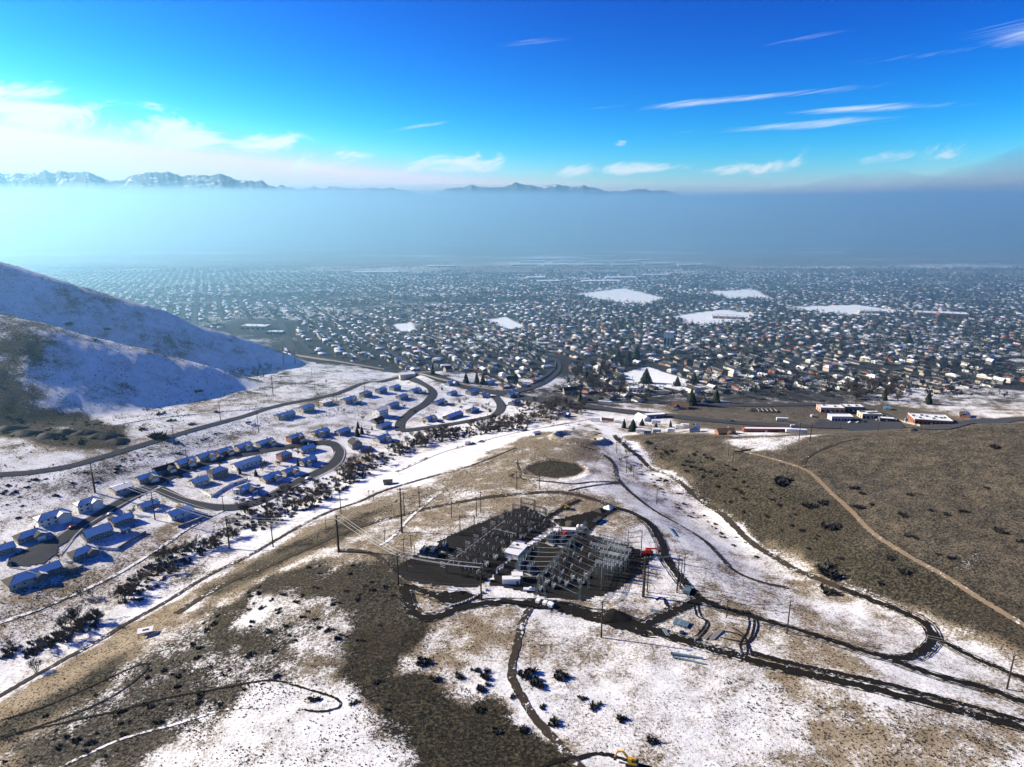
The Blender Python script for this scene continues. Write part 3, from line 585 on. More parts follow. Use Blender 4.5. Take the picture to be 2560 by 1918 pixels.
def mountain_mat():
    m, nt, b = nodemat('mountain'); L = nt.links.new; N = nt.nodes
    g = N.new('ShaderNodeNewGeometry'); s = N.new('ShaderNodeSeparateXYZ'); L(g.outputs['Position'], s.inputs[0])
    n = N.new('ShaderNodeTexNoise'); n.inputs['Scale'].default_value = 0.0032; n.inputs['Detail'].default_value = 8; n.inputs['Roughness'].default_value = 0.65; L(g.outputs['Position'], n.inputs['Vector'])
    a = N.new('ShaderNodeMath'); a.operation = 'MULTIPLY_ADD'; a.inputs[1].default_value = 1 / 5200.0; L(s.outputs['Z'], a.inputs[0]); L(n.outputs[0], a.inputs[2])
    r = N.new('ShaderNodeMapRange'); r.inputs[1].default_value = 0.67; r.inputs[2].default_value = 0.76; L(a.outputs[0], r.inputs[0])
    mx = N.new('ShaderNodeMix'); mx.data_type = 'RGBA'; mx.inputs[6].default_value = (0.06, 0.085, 0.11, 1); mx.inputs[7].default_value = (0.82, 0.84, 0.87, 1)
    L(r.outputs[0], mx.inputs[0]); L(mx.outputs[2], b.inputs['Base Color']); b.inputs['Roughness'].default_value = 0.95; M['mountain'] = m; return m
mountain_mat()
o = mobj('mountain_range', skyline([(-700,460),(-300,440),(0,433),(60,437),(150,421),(210,432),(270,452),(330,442),(385,432),(420,430),(455,438),(490,434),(540,438),(600,447),(700,462),(900,500)], 19000, 7000, 'mountain_range', 260, 3.0), M['mountain'], smooth=True); tag(o, kind='structure')
o = mobj('mountain_range', skyline([(500,500),(640,476),(800,468),(845,466),(900,473),(960,470),(1010,474),(1080,484),(1130,472),(1180,465),(1240,462),(1310,456),(1360,460),(1440,464),(1500,468),(1560,476),(1620,474),(1670,480),(1700,490),(1800,494),(2100,500),(3200,500)], 24000, 8000, 'mountain_range', 240, 9.0), M['mountain'], smooth=True); tag(o, kind='structure')

# ------------------------------------------------------------------ haze over the valley, and the fog bank lying on it
def volume_mat(name, dens, g, col):
    m = bpy.data.materials.new(name); m.use_nodes = True; nt = m.node_tree; nt.nodes.remove(nt.nodes['Principled BSDF'])
    v = nt.nodes.new('ShaderNodeVolumePrincipled'); v.inputs['Color'].default_value = (*col, 1); v.inputs['Density'].default_value = dens; v.inputs['Anisotropy'].default_value = g
    nt.links.new(v.outputs[0], nt.nodes['Material Output'].inputs['Volume']); M[name] = m; return m
hz = MB().box((0, 16000, (-400 + 1010) / 2), (60000, 34000, 1410)).build('haze', volume_mat('haze', 2.4e-5, 0.55, (0.30, 0.72, 1.0))); tag(hz, kind='stuff')
def fog_volume(name, ys, top_fn, mat_, bottom=-340.0, half=13500):
    nx = 130; ny = len(ys); xs = np.linspace(-half, half, nx); X, Y = np.meshgrid(xs, ys); top = top_fn(X, Y)
    edge = np.minimum(sstep(-half, -half + 1500, X), sstep(half, half - 1500, X)) * sstep(ys[-1], ys[-1] - 900, Y) * sstep(ys[0] - 1, ys[1], Y); top = bottom + 1 + (top - bottom - 1) * edge
    T = np.stack([X, Y, top], -1).reshape(-1, 3); Bm = np.stack([X, Y, np.full_like(X, bottom)], -1).reshape(-1, 3); n = nx * ny
    i = np.arange(n).reshape(ny, nx); f = np.stack([i[:-1, :-1], i[:-1, 1:], i[1:, 1:], i[1:, :-1]], -1).reshape(-1, 4)
    loop = np.concatenate([i[0, :], i[1:, -1], i[-1, -2::-1], i[-2:0:-1, 0]]); nxt = np.roll(loop, -1)
    o = mobj(name, npmesh(name, np.concatenate([T, Bm]), np.concatenate([f, f[:, ::-1] + n, np.stack([loop + n, nxt + n, nxt, loop], -1)])), mat_, smooth=True); tag(o, kind='stuff')
# thin mist filling the valley from the foot of the hills, its top sloping up with distance
fog_volume('valley_mist', np.geomspace(330, 16000, 84), lambda X, Y: 190 * sstep(-150, -520, X) * sstep(330, 520, Y) * sstep(1700, 1000, Y) + np.interp(Y, [330, 700, 1000, 1400, 1900, 3000, 7000, 16000], [-90, -10, 80, 190, 222, 230, 234, 238]) + (fbm(X, Y, 1300, 5) - .5) * 80 * sstep(1200, 3000, Y) + (fbm(X + 300, Y * .6, 3200, 5) - .5) * 150 * sstep(3500, 8000, Y), volume_mat('mist', 3.2e-4, 0.60, (0.42, 0.78, 1.0)))
def bank_top(X, Y):
    """fog lying below the viewer, heaved up into a ragged swell some nine kilometres out, higher to the right"""
    ang = X / Y; sw = np.exp(-((Y - 9000) / 1300) ** 2); n = fbm(X, Y * .8, 2600, 6)
    t = 145 + sw * (np.clip((n - .37) * 1700, 0, 520) * (.50 + .55 * sstep(.05, .6, ang)) + 190 * sstep(.25, .75, ang))
    return -335 + (t + 335) * (0.03 + 0.97 * sstep(2600, 6400, Y))
fog_volume('fog_bank', np.geomspace(2600, 15800, 110), bank_top, volume_mat('fog', 4.0e-4, 0.66, (0.66, 0.90, 1.0)))
def wisp_top(X, Y):
    n = fbm(X * .8 + 900, Y * .6, 2300, 6); return 70 + np.exp(-((Y - 12300) / 900) ** 2) * np.clip((n - .38) * 1500, 0, 620)
fog_volume('fog_wisps', np.linspace(9800, 14900, 60), wisp_top, volume_mat('wisps', 2.2e-4, 0.70, (0.66, 0.88, 1.0)), bottom=60.0)
# ------------------------------------------------------------------ houses
SUNXY = Vector((sdir[0], sdir[1])).normalized()
def heading(p, q):
    a = GL([p, q]); return math.atan2(a[1][1] - a[0][1], a[1][0] - a[0][0])
def slab(mb, poly, t):
    """polygon given thickness t below it"""
    P = [Vector(p) for p in poly]; n = (P[1] - P[0]).cross(P[2] - P[0]).normalized()
    if n.z < 0: P.reverse(); n = -n
    k = len(P); vs = P + [p - n * t for p in P]
    mb.add(vs, [tuple(range(k)), tuple(range(2 * k - 1, k - 1, -1))] + [(i, i + k, (i + 1) % k + k, (i + 1) % k) for i in range(k)])
def snow_slab(mb, poly, rg, inset=0.06, thick=0.14, rag=0.35):
    """snow lying on a roof plane: edges ragged, ridge side full"""
    P = [Vector(p) for p in poly]; n = (P[1] - P[0]).cross(P[2] - P[0]).normalized()
    if n.z < 0: P.reverse(); n = -n
    c = sum(P, Vector()) / len(P); Q = []
    for i, p in enumerate(P):
        q = P[(i + 1) % len(P)]; m = max(1, int((q - p).length / 1.6))
        for j in range(m):
            t = j / m; r = p.lerp(q, t); d = (c - r); r = r + d.normalized() * min(d.length * .4, inset * 6 + rag * rg.random()); Q.append(r + n * 0.02)
    k = len(Q); top = [q + n * thick for q in Q]; ctr = c + n * (thick + .02)
    mb.add(top + Q + [ctr], [(i, (i + 1) % k, 2 * k) for i in range(k)] + [(i + k, (i + 1) % k + k, (i + 1) % k, i) for i in range(k)])
def roof_polys(L, W, h, pitch, hip, ov=0.5):
    """roof planes of a block centred on 0, ridge along x; [(outward xy normal, polygon)]"""
    a, b = L / 2 + ov, W / 2 + ov; zt = h + pitch * W / 2; ze = h - pitch * ov
    if hip:
        r = max(L / 2 - W / 2 * 0.9, 0.4)
        return [((0, -1), [(-a, -b, ze), (a, -b, ze), (r, 0, zt), (-r, 0, zt)]), ((0, 1), [(a, b, ze), (-a, b, ze), (-r, 0, zt), (r, 0, zt)]),
                ((1, 0), [(a, -b, ze), (a, b, ze), (r, 0, zt)]), ((-1, 0), [(-a, b, ze), (-a, -b, ze), (-r, 0, zt)])]
    return [((0, -1), [(-a, -b, ze), (a, -b, ze), (a, 0, zt), (-a, 0, zt)]), ((0, 1), [(a, b, ze), (-a, b, ze), (-a, 0, zt), (a, 0, zt)])]
def wall_block(mb, L, W, h, pitch, hip, drop=1.5):
    x, y = L / 2, W / 2; zt = h + pitch * W / 2
    if hip: mb.box((0, 0, (h - 0.06 - drop) / 2), (L, W, h - 0.06 + drop)); return
    h0 = h - 0.05; z1 = zt - 0.06
    vs = [(-x, -y, -drop), (x, -y, -drop), (x, y, -drop), (-x, y, -drop), (-x, -y, h0), (x, -y, h0), (x, y, h0), (-x, y, h0), (-x, 0, z1), (x, 0, z1)]
    mb.add(vs, [(3, 2, 1, 0), (0, 1, 5, 4), (2, 3, 7, 6), (1, 2, 6, 9, 5), (3, 0, 4, 8, 7), (4, 5, 9, 8), (6, 7, 8, 9)])
def xform(mb, dx, dy, rz, dz=0.0):
    c, s = math.cos(rz), math.sin(rz); mb.v = [(p[0] * c - p[1] * s + dx, p[0] * s + p[1] * c + dy, p[2] + dz) for p in mb.v]; return mb
def rot2(v, a): return (v[0] * math.cos(a) - v[1] * math.sin(a), v[0] * math.sin(a) + v[1] * math.cos(a))
def block(root, hd, L, W, h, pitch, hip, dx, dy, rz, wallm, roofm, snowmode, rg, names=('wall', 'roof')):
    w = MB(); wall_block(w, L, W, h, pitch, hip); xform(w, dx, dy, rz).build(names[0], M[wallm], root)
    r = MB(); polys = roof_polys(L, W, h, pitch, hip)
    for nv, P in polys: slab(r, P, 0.16)
    ro = xform(r, dx, dy, rz, 0.02).build(names[1], M[roofm], root)
    s = MB()
    for nv, P in polys:
        d = rot2(rot2(nv, rz), hd); lit = d[0] * SUNXY.x + d[1] * SUNXY.y
        if snowmode == 'all' or (snowmode == 'shade' and lit < 0.25) or (snowmode == 'most' and (lit < .25 or rg.random() < .6)): snow_slab(s, P, rg)
    if s.v: xform(s, dx, dy, rz, 0.03).build('roof_snow', M['snow'], ro)
def window(root, x, y, z, w, h, face, rz=0.0, dx=0.0, dy=0.0):
    """face 'x' or 'y' with sign: pane set in a proud frame"""
    ax, sg = face[1], (1 if face[0] == '+' else -1)
    f = MB(); g = MB()
    if ax == 'y': f.box((x, y + sg * .03, z), (w + .3, .10, h + .3)); g.box((x, y + sg * .06, z), (w, .10, h))
    else: f.box((x + sg * .03, y, z), (.10, w + .3, h + .3)); g.box((x + sg * .06, y, z), (.10, w, h))
    fo = xform(f, dx, dy, rz).build('window', M['trim'], root); xform(g, dx, dy, rz).build('pane', M['glass'], fo)
def house(u, v, label, L=16, W=9.5, h=3.2, pitch=.5, hip=False, wall='siding_grey', roof='shingle', snowm='shade', hd=None, wing=(4, -1, 7, 7), garage=True, wins=2, chim=True, cat='house', name='house', group='houses of the hillside neighbourhood', dv=0):
    x, y, z = G(u, v); z = gz(x, y); hd = HD if hd is None else hd
    # stand on the lowest corner
    cs = [gz(x + rot2((a * L / 2, b * W / 2), hd)[0], y + rot2((a * L / 2, b * W / 2), hd)[1]) for a in (-1, 1) for b in (-1, 1)]
    z = 0.5 * (z + sum(cs) / 4)
    rg = random.Random(int(u * 7 + v)); root = empty(name, (x, y, z), hd); tag(root, label, cat, group)
    root.scale = (.87, .87, .9)
    block(root, hd, L, W, h, pitch, hip, 0, 0, 0, wall, roof, snowm, rg)
    if wing:
        wx, side, wl_, ww = wing; off = side * (W / 2 + wl_ / 2 - W / 4)
        block(root, hd, wl_ + W / 2, ww, h - .12, pitch, False, wx, side * (W / 4 + wl_ / 2), R(90), wall, roof, snowm, rg, ('wing_wall', 'wing_roof'))
        ye = side * (W / 4 + wl_ / 2 + (wl_ + W / 2) / 2)
        if garage:
            c0 = rot2((wx, ye + side * .4), hd); c1 = rot2((wx, ye + side * 9), hd)
            ribbon('driveway', [(x + c0[0], y + c0[1]), (x + (c0[0] + c1[0]) / 2, y + (c0[1] + c1[1]) / 2), (x + c1[0], y + c1[1])], 4.6, M['street' if rg.random() < .6 else 'concrete'], .14, 2, world=True, nw=2)
            gd = MB().box((wx, ye + side * .05, 1.15), (min(4.8, ww - 1.2), .14, 2.3)).build('garage_door', M['trim'], root)
    fl = max(1, int(round(h / 2.9)))
    for k in range(fl):
        zz_ = 1.6 + 2.8 * k
        for i in range(wins + 1):
            xx = -L / 2 + (i + .5) * L / (wins + 1)
            for s_ in ('+', '-'):
                if wing and ((s_ == '-') == (wing[1] < 0)) and abs(xx - wing[0]) < wing[3] / 2 + .8: continue
                window(root, xx, (W / 2) * (1 if s_ == '+' else -1), zz_, 1.5, 1.2, s_ + 'y')
        for s_ in ('+', '-'): window(root, (L / 2) * (1 if s_ == '+' else -1), (-1) ** k * W * .2, zz_, 1.3, 1.2, s_ + 'x')
    MB().box((-L / 2 + 1.2, W / 2 + .05, 1.05), (1.0, .12, 2.1)).build('door', M['trim' if rg.random() < .5 else 'rust'], root)
    if chim: MB().box((L * .22, W * .12, h + pitch * W / 2 + .1), (.9, .9, 1.7)).build('chimney', M['brick' if rg.random() < .5 else 'concrete'], root)
    return root
HD = heading((430, 1190), (640, 1133))
HR = R(90)
NB = [
 (134,1305,'long two storey white house with hip roof above the cul-de-sac', dict(L=21,W=10,h=5.6,hip=True,wall='siding_white',snowm='all',wing=(5,-1,3,8),wins=4)),
 (222,1270,'two storey white house under the tall wire pole on the uphill side', dict(L=17,W=9,h=5.4,hip=True,wall='siding_white',snowm='most',wing=(4,-1,3,7),wins=3)),
 (76,1344,'dark grey house with a small snowy hip gable beside the cul-de-sac', dict(L=17,W=10,wall='siding_grey',hip=True,wing=(4,-1,4,7))),
 (4,1382,'grey house cut by the left edge of the picture', dict(L=14,W=9,wall='siding_grey',snowm='all',wing=None)),
 (243,1340,'slate house with one large snow covered roof plane in a fenced yard', dict(L=17,W=11,h=3.4,pitch=.65,wall='siding_slate',wing=None,wins=4,chim=False)),
 (304,1306,'grey house with dark bare front gable between fenced yard and burnt lot', dict(L=14,W=9,wall='siding_grey',wing=(-3,1,3,6),garage=False)),
 (208,1388,'black roofed house with green shrubs beside the curved driveway', dict(L=15,W=10,wall='siding_slate',hip=True,wing=(4,-1,2,6),garage=False)),
 (54,1456,'tan house with large hip roof nearest the bottom of the cul-de-sac', dict(L=16,W=12,h=3.2,hip=True,wall='siding_tan',wing=None,chim=False)),
 (113,1434,'dark house with patchy snow on a bare roof below the cul-de-sac', dict(L=16,W=10,wall='siding_slate',hip=False,snowm='shade',wing=(-4,-1,3,6),garage=False)),
 (304,1226,'low house with broad pale roof directly under the overhead wires', dict(L=14,W=12,h=3.0,pitch=.28,wall='siding_tan',snowm='all',wing=None)),
 (367,1200,'grey house with white trimmed double garage left of the bare roofed house', dict(L=15,W=9,wall='siding_tan',wing=(3,-1,4,7))),
 (410,1178,'house with dark bare shingles among snowy roofs on the uphill row', dict(L=16,W=9,wall='siding_slate',wing=(4,-1,4,7),snowm='none')),
 (463,1162,'tan gabled house third from the street corner on the uphill row', dict(L=15,W=10,wall='siding_tan',wing=(3,-1,3,7),pitch=.6)),
 (514,1147,'cream gabled house with a steep blue shaded roof on the uphill row', dict(L=15,W=9,wall='siding_cream',wing=(3,-1,4,6),pitch=.6)),
 (560,1134,'brown house with a parked car before its garage on the uphill row', dict(L=14,W=9,wall='brick',wing=(3,-1,4,6))),
 (609,1123,'tan house with a pointed front gable near the end of the uphill row', dict(L=14,W=9,wall='siding_tan',wing=(1,-1,4,6),pitch=.6)),
 (663,1112,'grey house at the upper end of the uphill row', dict(L=15,W=9,wall='siding_grey',wing=(4,-1,4,6))),
 (617,1164,'long white barn shaped house with one unbroken roof', dict(L=25,W=10,h=3.6,wall='siding_white',wing=None,wins=5,chim=False,pitch=.45)),
 (545,1190,'two storey slate house behind the street corner', dict(L=14,W=10,h=5.4,wall='siding_slate',wing=None,hip=True,wins=3)),
 (498,1210,'cream gable ended house on the street corner with a white fence', dict(L=13,W=9,wall='siding_cream',wing=(3,1,2,5),garage=False,pitch=.6)),
 (614,1228,'house with dark bare roof beside the parked motor home', dict(L=16,W=11,wall='siding_slate',wing=(3,-1,4,7),hip=True)),
 (677,1199,'tan gabled house inside the bend of the loop street', dict(L=16,W=10,wall='siding_tan',wing=(3,-1,3,6))),
 (450,1288,'house with brown uncovered half roof and snowy half roof below the loop street', dict(L=17,W=10,wall='siding_white',roof='shingle_brown',wing=(5,1,4,7),garage=False,snowm='shade')),
 (372,1268,'dark roofed low house on the cluttered lot under the wires', dict(L=13,W=9,h=2.8,wall='siding_grey',wing=None,snowm='shade')),
 (711,1147,'two storey house with dark brick walls right of the white barn shaped house', dict(L=11,W=9,h=5.0,wall='brick',wing=None,hip=True)),
 (725,1184,'small brown roofed house with a snowy front gable on the loop street', dict(L=13,W=9,wall='siding_tan',roof='shingle_brown',wing=(2,-1,3,6))),
 (770,1158,'house with many small gables inside the far bend of the loop street', dict(L=14,W=9,wall='siding_grey',wing=(-3,-1,3,5),pitch=.6)),
 (767,1127,'tan house behind bare trees at the far bend of the loop street', dict(L=15,W=9,wall='siding_cream',wing=None)),
 (738,1102,'brown two storey house at the top of the uphill row below the slope', dict(L=14,W=9,h=4.6,wall='brick',wing=(3,-1,3,6))),
 (801,1086,'house with a broad snowy gable among bare trees at the slope foot', dict(L=16,W=10,wall='siding_tan',wing=(-3,-1,3,7))),
 (857,1084,'low snowy roofed house between dark conifers', dict(L=14,W=9,wall='siding_grey',snowm='all',wing=None)),
 (888,1118,'tall grey gabled house beside the end of the loop street', dict(L=13,W=10,h=5.2,pitch=.7,wall='siding_grey',wing=None,hd=HD+R(70))),
 (955,1102,'tan house with long fence at the edge of the creek trees', dict(L=15,W=10,wall='siding_tan',snowm='most',wing=(3,-1,3,6))),
 (960,1070,'low white roofed house beside a round evergreen', dict(L=14,W=9,wall='siding_slate',snowm='all',wing=None)),
 (951,1040,'three storey white house with many small windows', dict(L=13,W=12,h=7.6,pitch=.35,wall='siding_white',snowm='all',wing=None,wins=3)),
 (944,1056,'brown bare roofed house just below the tall white house', dict(L=12,W=9,wall='siding_slate',roof='shingle_brown',snowm='none',wing=None)),
 (712,1044,'long low house in shade below the upper road with a car beside it', dict(L=21,W=9,wall='siding_tan',wing=(-6,-1,2,6),garage=False,h=3.6)),
 (767,1028,'two storey house on the upper road with walled yard', dict(L=15,W=9,h=4.8,wall='siding_tan',wing=None)),
 (814,1011,'flat roofed cream house beside the upper road', dict(L=14,W=9,h=3.6,pitch=.12,wall='siding_cream',snowm='all',wing=None)),
 (872,1006,'house with terraced snowy yard under the upper road', dict(L=17,W=10,wall='siding_tan',wing=(3,-1,3,6),h=4)),
 (915,991,'two storey dark house on the upper road near its bend', dict(L=13,W=9,h=4.6,wall='siding_slate',wing=None,hip=True)),
 (953,982,'small house with one bright snowy roof plane near the bend of the upper road', dict(L=12,W=9,h=4.2,wall='siding_slate',wing=None)),
 (988,975,'house at the bend where the curved street leaves the upper road', dict(L=12,W=9,h=4,wall='siding_grey',wing=None)),
 (1038,981,'house inside the curve of the street below the metal building', dict(L=14,W=9,wall='siding_blue',wing=(2,-1,3,6))),
 (1005,997,'shaded house left of the curved street', dict(L=13,W=9,wall='siding_grey',wing=None)),
 (981,1018,'snowy roofed house right of the tall white house', dict(L=14,W=9,wall='siding_tan',wing=None,snowm='most')),
 (1098,1010,'dark walled house with a snowy garage right of the curved street', dict(L=15,W=9,wall='siding_slate',wing=(4,-1,3,6))),
 (1126,962,'house with two stepped snowy roofs just below the highway', dict(L=14,W=9,wall='siding_blue',wing=(3,-1,3,6),snowm='most')),
 (1130,988,'small blue grey house amid the middle cluster of roofs', dict(L=12,W=8,wall='siding_blue',wing=None)),
 (1181,985,'house with broad blue shaded roof below the row of dark conifers', dict(L=16,W=10,wall='siding_grey',wing=None,h=4)),
 (1208,992,'house with steep stepped roof next to the street that meets the highway', dict(L=13,W=9,wall='siding_cream',wing=(2,-1,3,6))),
 (1133,1044,'long snow roofed house on the bend of the lower street', dict(L=24,W=9,wall='siding_slate',wing=(-6,1,3,7),garage=False,snowm='all')),
 (1181,1030,'house with snowy hip roof right of the long roofed house', dict(L=14,W=9,wall='siding_slate',hip=True,wing=None)),
 (1074,1052,'house inside the tight bend of the walled street', dict(L=14,W=9,wall='siding_tan',wing=(2,-1,3,6))),
 (1278,992,'house right of the street mouth with several gables', dict(L=16,W=10,wall='siding_slate',wing=(3,-1,4,6),h=4)),
 (1286,1012,'dark house behind creek trees right of the street mouth', dict(L=14,W=9,wall='siding_slate',wing=None)),
 (1341,1087,'tiny white cabin with dark roof on the snowy strip', dict(L=7,W=4.5,h=2.4,wall='siding_white',wing=None,garage=False,chim=False,wins=1,snowm='most',hd=HR-R(60))),
 (1409,1041,'small white roofed house beside the creek trees', dict(L=11,W=8,wall='siding_slate',snowm='all',wing=(2,-1,2,5),garage=False)),
 (1701,1020,'house with large bare brown roof beside the frontage road', dict(L=19,W=12,pitch=.6,wall='pink_stucco',roof='shingle_brown',snowm='none',wing=(-4,-1,4,7),hd=R(-20))),
 (1746,1005,'dark roofed house with a white garage on the frontage road', dict(L=18,W=10,wall='siding_slate',snowm='none',wing=(5,-1,4,7),hd=R(5))),
 (1736,1080,'pale blue gabled house at the foot of the brown hill', dict(L=11,W=9,h=4,pitch=.6,wall='siding_blue',wing=None,hd=R(75))),
 (1812,1085,'brown roofed house hidden behind the crest of the brown hill', dict(L=16,W=10,wall='brick',roof='shingle_brown',snowm='none',wing=(3,-1,3,6),hd=R(5))),
 (2411,1042,'red brick house beside the white roofed shop', dict(L=14,W=10,wall='brick',wing=None,snowm='shade',hd=R(60))),
 (1606,1050,'white gabled workshop end by the works yard', dict(L=16,W=9,h=4,wall='siding_white',snowm='all',wing=None,chim=False,hd=R(120),cat='workshop',name='workshop',group='')),
]
for u, v, lab, kw in NB: house(u, v, lab, **kw)

# ------------------------------------------------------------------ sheds, barns, shops
def flat_building(u, v, label, L, W, h, hd, wall, name='shop', cat='shop', band=None, units=3, wins=5, group=None):
    x, y, z = G(u, v); z = gz(x, y); root = empty(name, (x, y, z), hd); tag(root, label, cat, group); rg = random.Random(int(u))
    MB().box((0, 0, (h - 2) / 2), (L, W, h + 2)).build('wall', M[wall], root)
    p = MB()
    for s in (-1, 1): p.box((0, s * (W / 2 - .1), h + .35), (L + .3, .4, .7)); p.box((s * (L / 2 - .1), 0, h + .35), (.4, W - .7, .7))
    p.build('parapet', M[band or wall], root)
    MB().box((0, 0, h + .1), (L - .9, W - .9, .2)).build('roof_snow', M['snow'], root)
    for i in range(units): MB().box((-L / 2 + (i + .6) * L / (units + .4), (rg.random() - .5) * W * .5, h + .75), (2.2, 1.8, 1.2)).build('roof_unit', M['galv'], root)
    for i in range(wins): 
        xx = -L / 2 + (i + .5) * L / wins; g = MB().box((xx, -W / 2 - .05, h * .42), (L / wins * .6, .14, h * .45)).build('window', M['glass'], root)
        if i % 2: MB().box((-L / 2 - .05, -W / 2 + (i + .3) * W / wins, h * .42), (.14, W / wins * .6, h * .45)).build('window', M['glass'], root)
    MB().box((-L * .05, -W / 2 - .12, 1.1), (1.8, .16, 2.2)).build('door', M['trim'], root)
    return root
flat_building(2075, 1028, 'tan shop with flat white roof behind the forecourt', 24, 13, 5, R(-4), 'pink_stucco', units=2)
flat_building(2130, 1026, 'dark walled half of the flat roofed shop pair', 20, 12, 5, R(-4), 'siding_slate', units=2)
flat_building(2100, 1050, 'white flat roofed service station beside the highway', 21, 10, 4.5, R(-2), 'siding_white', units=0, wins=7)
flat_building(2172, 1044, 'cream flat roofed shop with roof fans and parked cars', 19, 12, 5, R(-2), 'siding_cream', units=6)
flat_building(2216, 1053, 'low brown shed roofed shop beside the corner street', 14, 7, 3.2, R(-14), 'siding_slate', units=0, wins=3)
flat_building(2323, 1056, 'long shop with white roof and red brick front', 33, 20, 5, R(-12), 'brick', band='trim', units=8, wins=9)
flat_building(1636, 1044, 'long dark wing of the workshop by the works yard', 22, 8, 3.6, R(12), 'siding_slate', units=0, wins=6, name='workshop', cat='workshop')
flat_building(1595, 978, 'white flat building beside the snowy park', 21, 13, 5, R(-8), 'siding_white', units=2)
flat_building(1918, 1080, 'long dark low building below the highway', 40, 6, 3, R(-2), 'rust', units=0, wins=4, name='storage_building', cat='building')
flat_building(640, 822, 'pale roofed school building left of the wide street', 55, 26, 7, R(-8), 'siding_tan', units=4, name='school_building', cat='building')
flat_building(690, 836, 'small flat roofed building right of the pale school', 32, 16, 6, R(-8), 'siding_grey', units=2, name='school_building', cat='building')
flat_building(2380, 795, 'large red brick school with blank walls in the far town', 60, 34, 12, R(-20), 'brick', units=3, name='school_building', cat='building')
flat_building(2330, 788, 'white roofed wing of the far red brick school', 70, 30, 7, R(-20), 'siding_tan', units=3, name='school_building', cat='building')
flat_building(2180, 783, 'white roofed school beside the long snowy field', 60, 25, 7, R(-15), 'siding_cream', units=3, name='school_building', cat='building')
flat_building(1820, 796, 'low school with a chimney on the snowy field', 70, 25, 6, R(-15), 'pink_stucco', units=3, name='school_building', cat='building')
flat_building(1672, 868, 'narrow grey eight storey tower among the town trees', 16, 14, 26, R(-24), 'siding_blue', units=1, wins=3, name='apartment_tower', cat='tower')
def barn(u, v, label, L, W, h, hd, wall, roof='snow', name='barn', cat='barn'):
    x, y, z = G(u, v); z = gz(x, y); root = empty(name, (x, y, z), hd); tag(root, label, cat)
    w = MB(); wall_block(w, L, W, h, .18, False); w.build('wall', M[wall], root)
    r = MB(); s = MB(); rg = random.Random(3)
    for nv, P in roof_polys(L, W, h, .18, False, .3): slab(r, P, .15); snow_slab(s, P, rg, rag=.15)
    ro = r.build('roof', M['galv'], root); xform(s, 0, 0, 0, .02).build('roof_snow', M['snow'], ro)
    MB().box((-L / 2 - .05, 0, 2), (.12, 4, 4)).build('roller_door', M['trim'], root)
    MB().box((L / 4, -W / 2 - .05, 1.1), (1.1, .12, 2.2)).build('door', M['siding_grey'], root)
    return root
barn(1018, 944, 'pale metal building with flat white roof beside the highway', 19, 12, 5.5, R(20), 'siding_tan')
# small white roofed shelter in the left foreground
x, y, z = G(365, 1588); z = gz(x, y); root = empty('picnic_shelter', (x, y, z), R(22)); tag(root, 'small shelter with flat white roof above the bottom left tracks', 'shelter')
MB().box((0, 0, 2.75), (6.6, 4.6, .25)).build('roof', M['white_paint'], root)
for a in (-1, 1):
    for b in (-1, 1): MB().box((a * 2.9, b * 1.9, 1.1), (.22, .22, 3.1)).build('post', M['lumber'], root)
MB().box((0, 1.7, 1.0), (5.4, .15, 2.0)).build('back_wall', M['straw'], root); MB().box((0, 0, .45), (2.4, .8, .12)).build('table_top', M['lumber'], root); MB().box((.2, -.1, 2.95), (2.6, 1.1, .12)).build('roof_vent', M['steel_dark'], root)
x, y, z = G(970, 1210); z = gz(x, y); root = empty('shed', (x, y, z), R(10)); tag(root, 'black open sided shed at the creek end of the snowy strip', 'shed')
block(root, R(10), 6, 4.5, 2.6, .3, False, 0, 0, 0, 'siding_slate', 'shingle', 'none', random.Random(1)); MB().box((0, -2.3, 1), (2, .12, 2)).build('door', M['steel_dark'], root)
x, y, z = G(315, 1331); z = gz(x, y); root = empty('shed', (x, y, z), HD); tag(root, 'small dark garden shed in the fenced snowy yard', 'shed')
block(root, HD, 4.6, 3.6, 2.3, .5, False, 0, 0, 0, 'siding_slate', 'shingle', 'shade', random.Random(1)); MB().box((0, -1.85, .95), (1, .12, 1.9)).build('door', M['trim'], root)
# service station canopy sign
x, y, z = G(2264, 1063); z = gz(x, y); root = empty('roadside_sign', (x, y, z), R(0)); tag(root, 'tall white roadside sign on a post at the highway corner', 'sign')
MB().box((0, 0, 2.5), (.4, .4, 5)).build('post', M['galv'], root); MB().box((0, 0, 5.6), (3, .4, 3)).build('sign_panel', M['white_paint'], root); MB().box((0, -.22, 5.6), (2.2, .06, .8)).build('sign_band', M['red_paint'], root)
# ------------------------------------------------------------------ the town: streets, houses
TA = R(24); E1 = np.array([-math.sin(TA), math.cos(TA)]); E2 = np.array([math.cos(TA), math.sin(TA)])
FIELDS = [GL(r[1]) for r in REG if r[0].startswith('park')]
NOBUILD = [GL([(560,1015),(640,990),(690,915),(740,880),(1000,922),(1250,970),(1500,1008),(1760,1022),(2000,1000),(2150,1010),(2300,1040),(2640,1020),(2640,1100),(1300,1100),(800,1250),(500,1100)]),
           GL([(1290,975),(1340,955),(1375,925),(1375,895),(1345,880),(1420,890),(1420,940),(1380,985),(1300,1000)]), GL([(560,800),(740,800),(740,850),(560,850)])]
HW = GL(HWY)
def free(x, y, m=6.0):
    ok = np.ones(x.shape, bool)
    for P in FIELDS: ok &= polydist(x, y, P) < -m
    for P in NOBUILD: ok &= polydist(x, y, P) < -2
    return ok
cand = []
for a in np.arange(500, 4300, 19.0):            # along the streets (E1)
    for b in np.arange(-2600, 3400, 29.0):      # street rows: houses either side of a street every 62 m
        cand.append((a, b))
cand = np.array(cand); k_ = np.round(cand[:, 1] / 29.0).astype(int)
off = np.where(k_ % 2 == 0, 15.0, -1.0)         # pull houses to their street
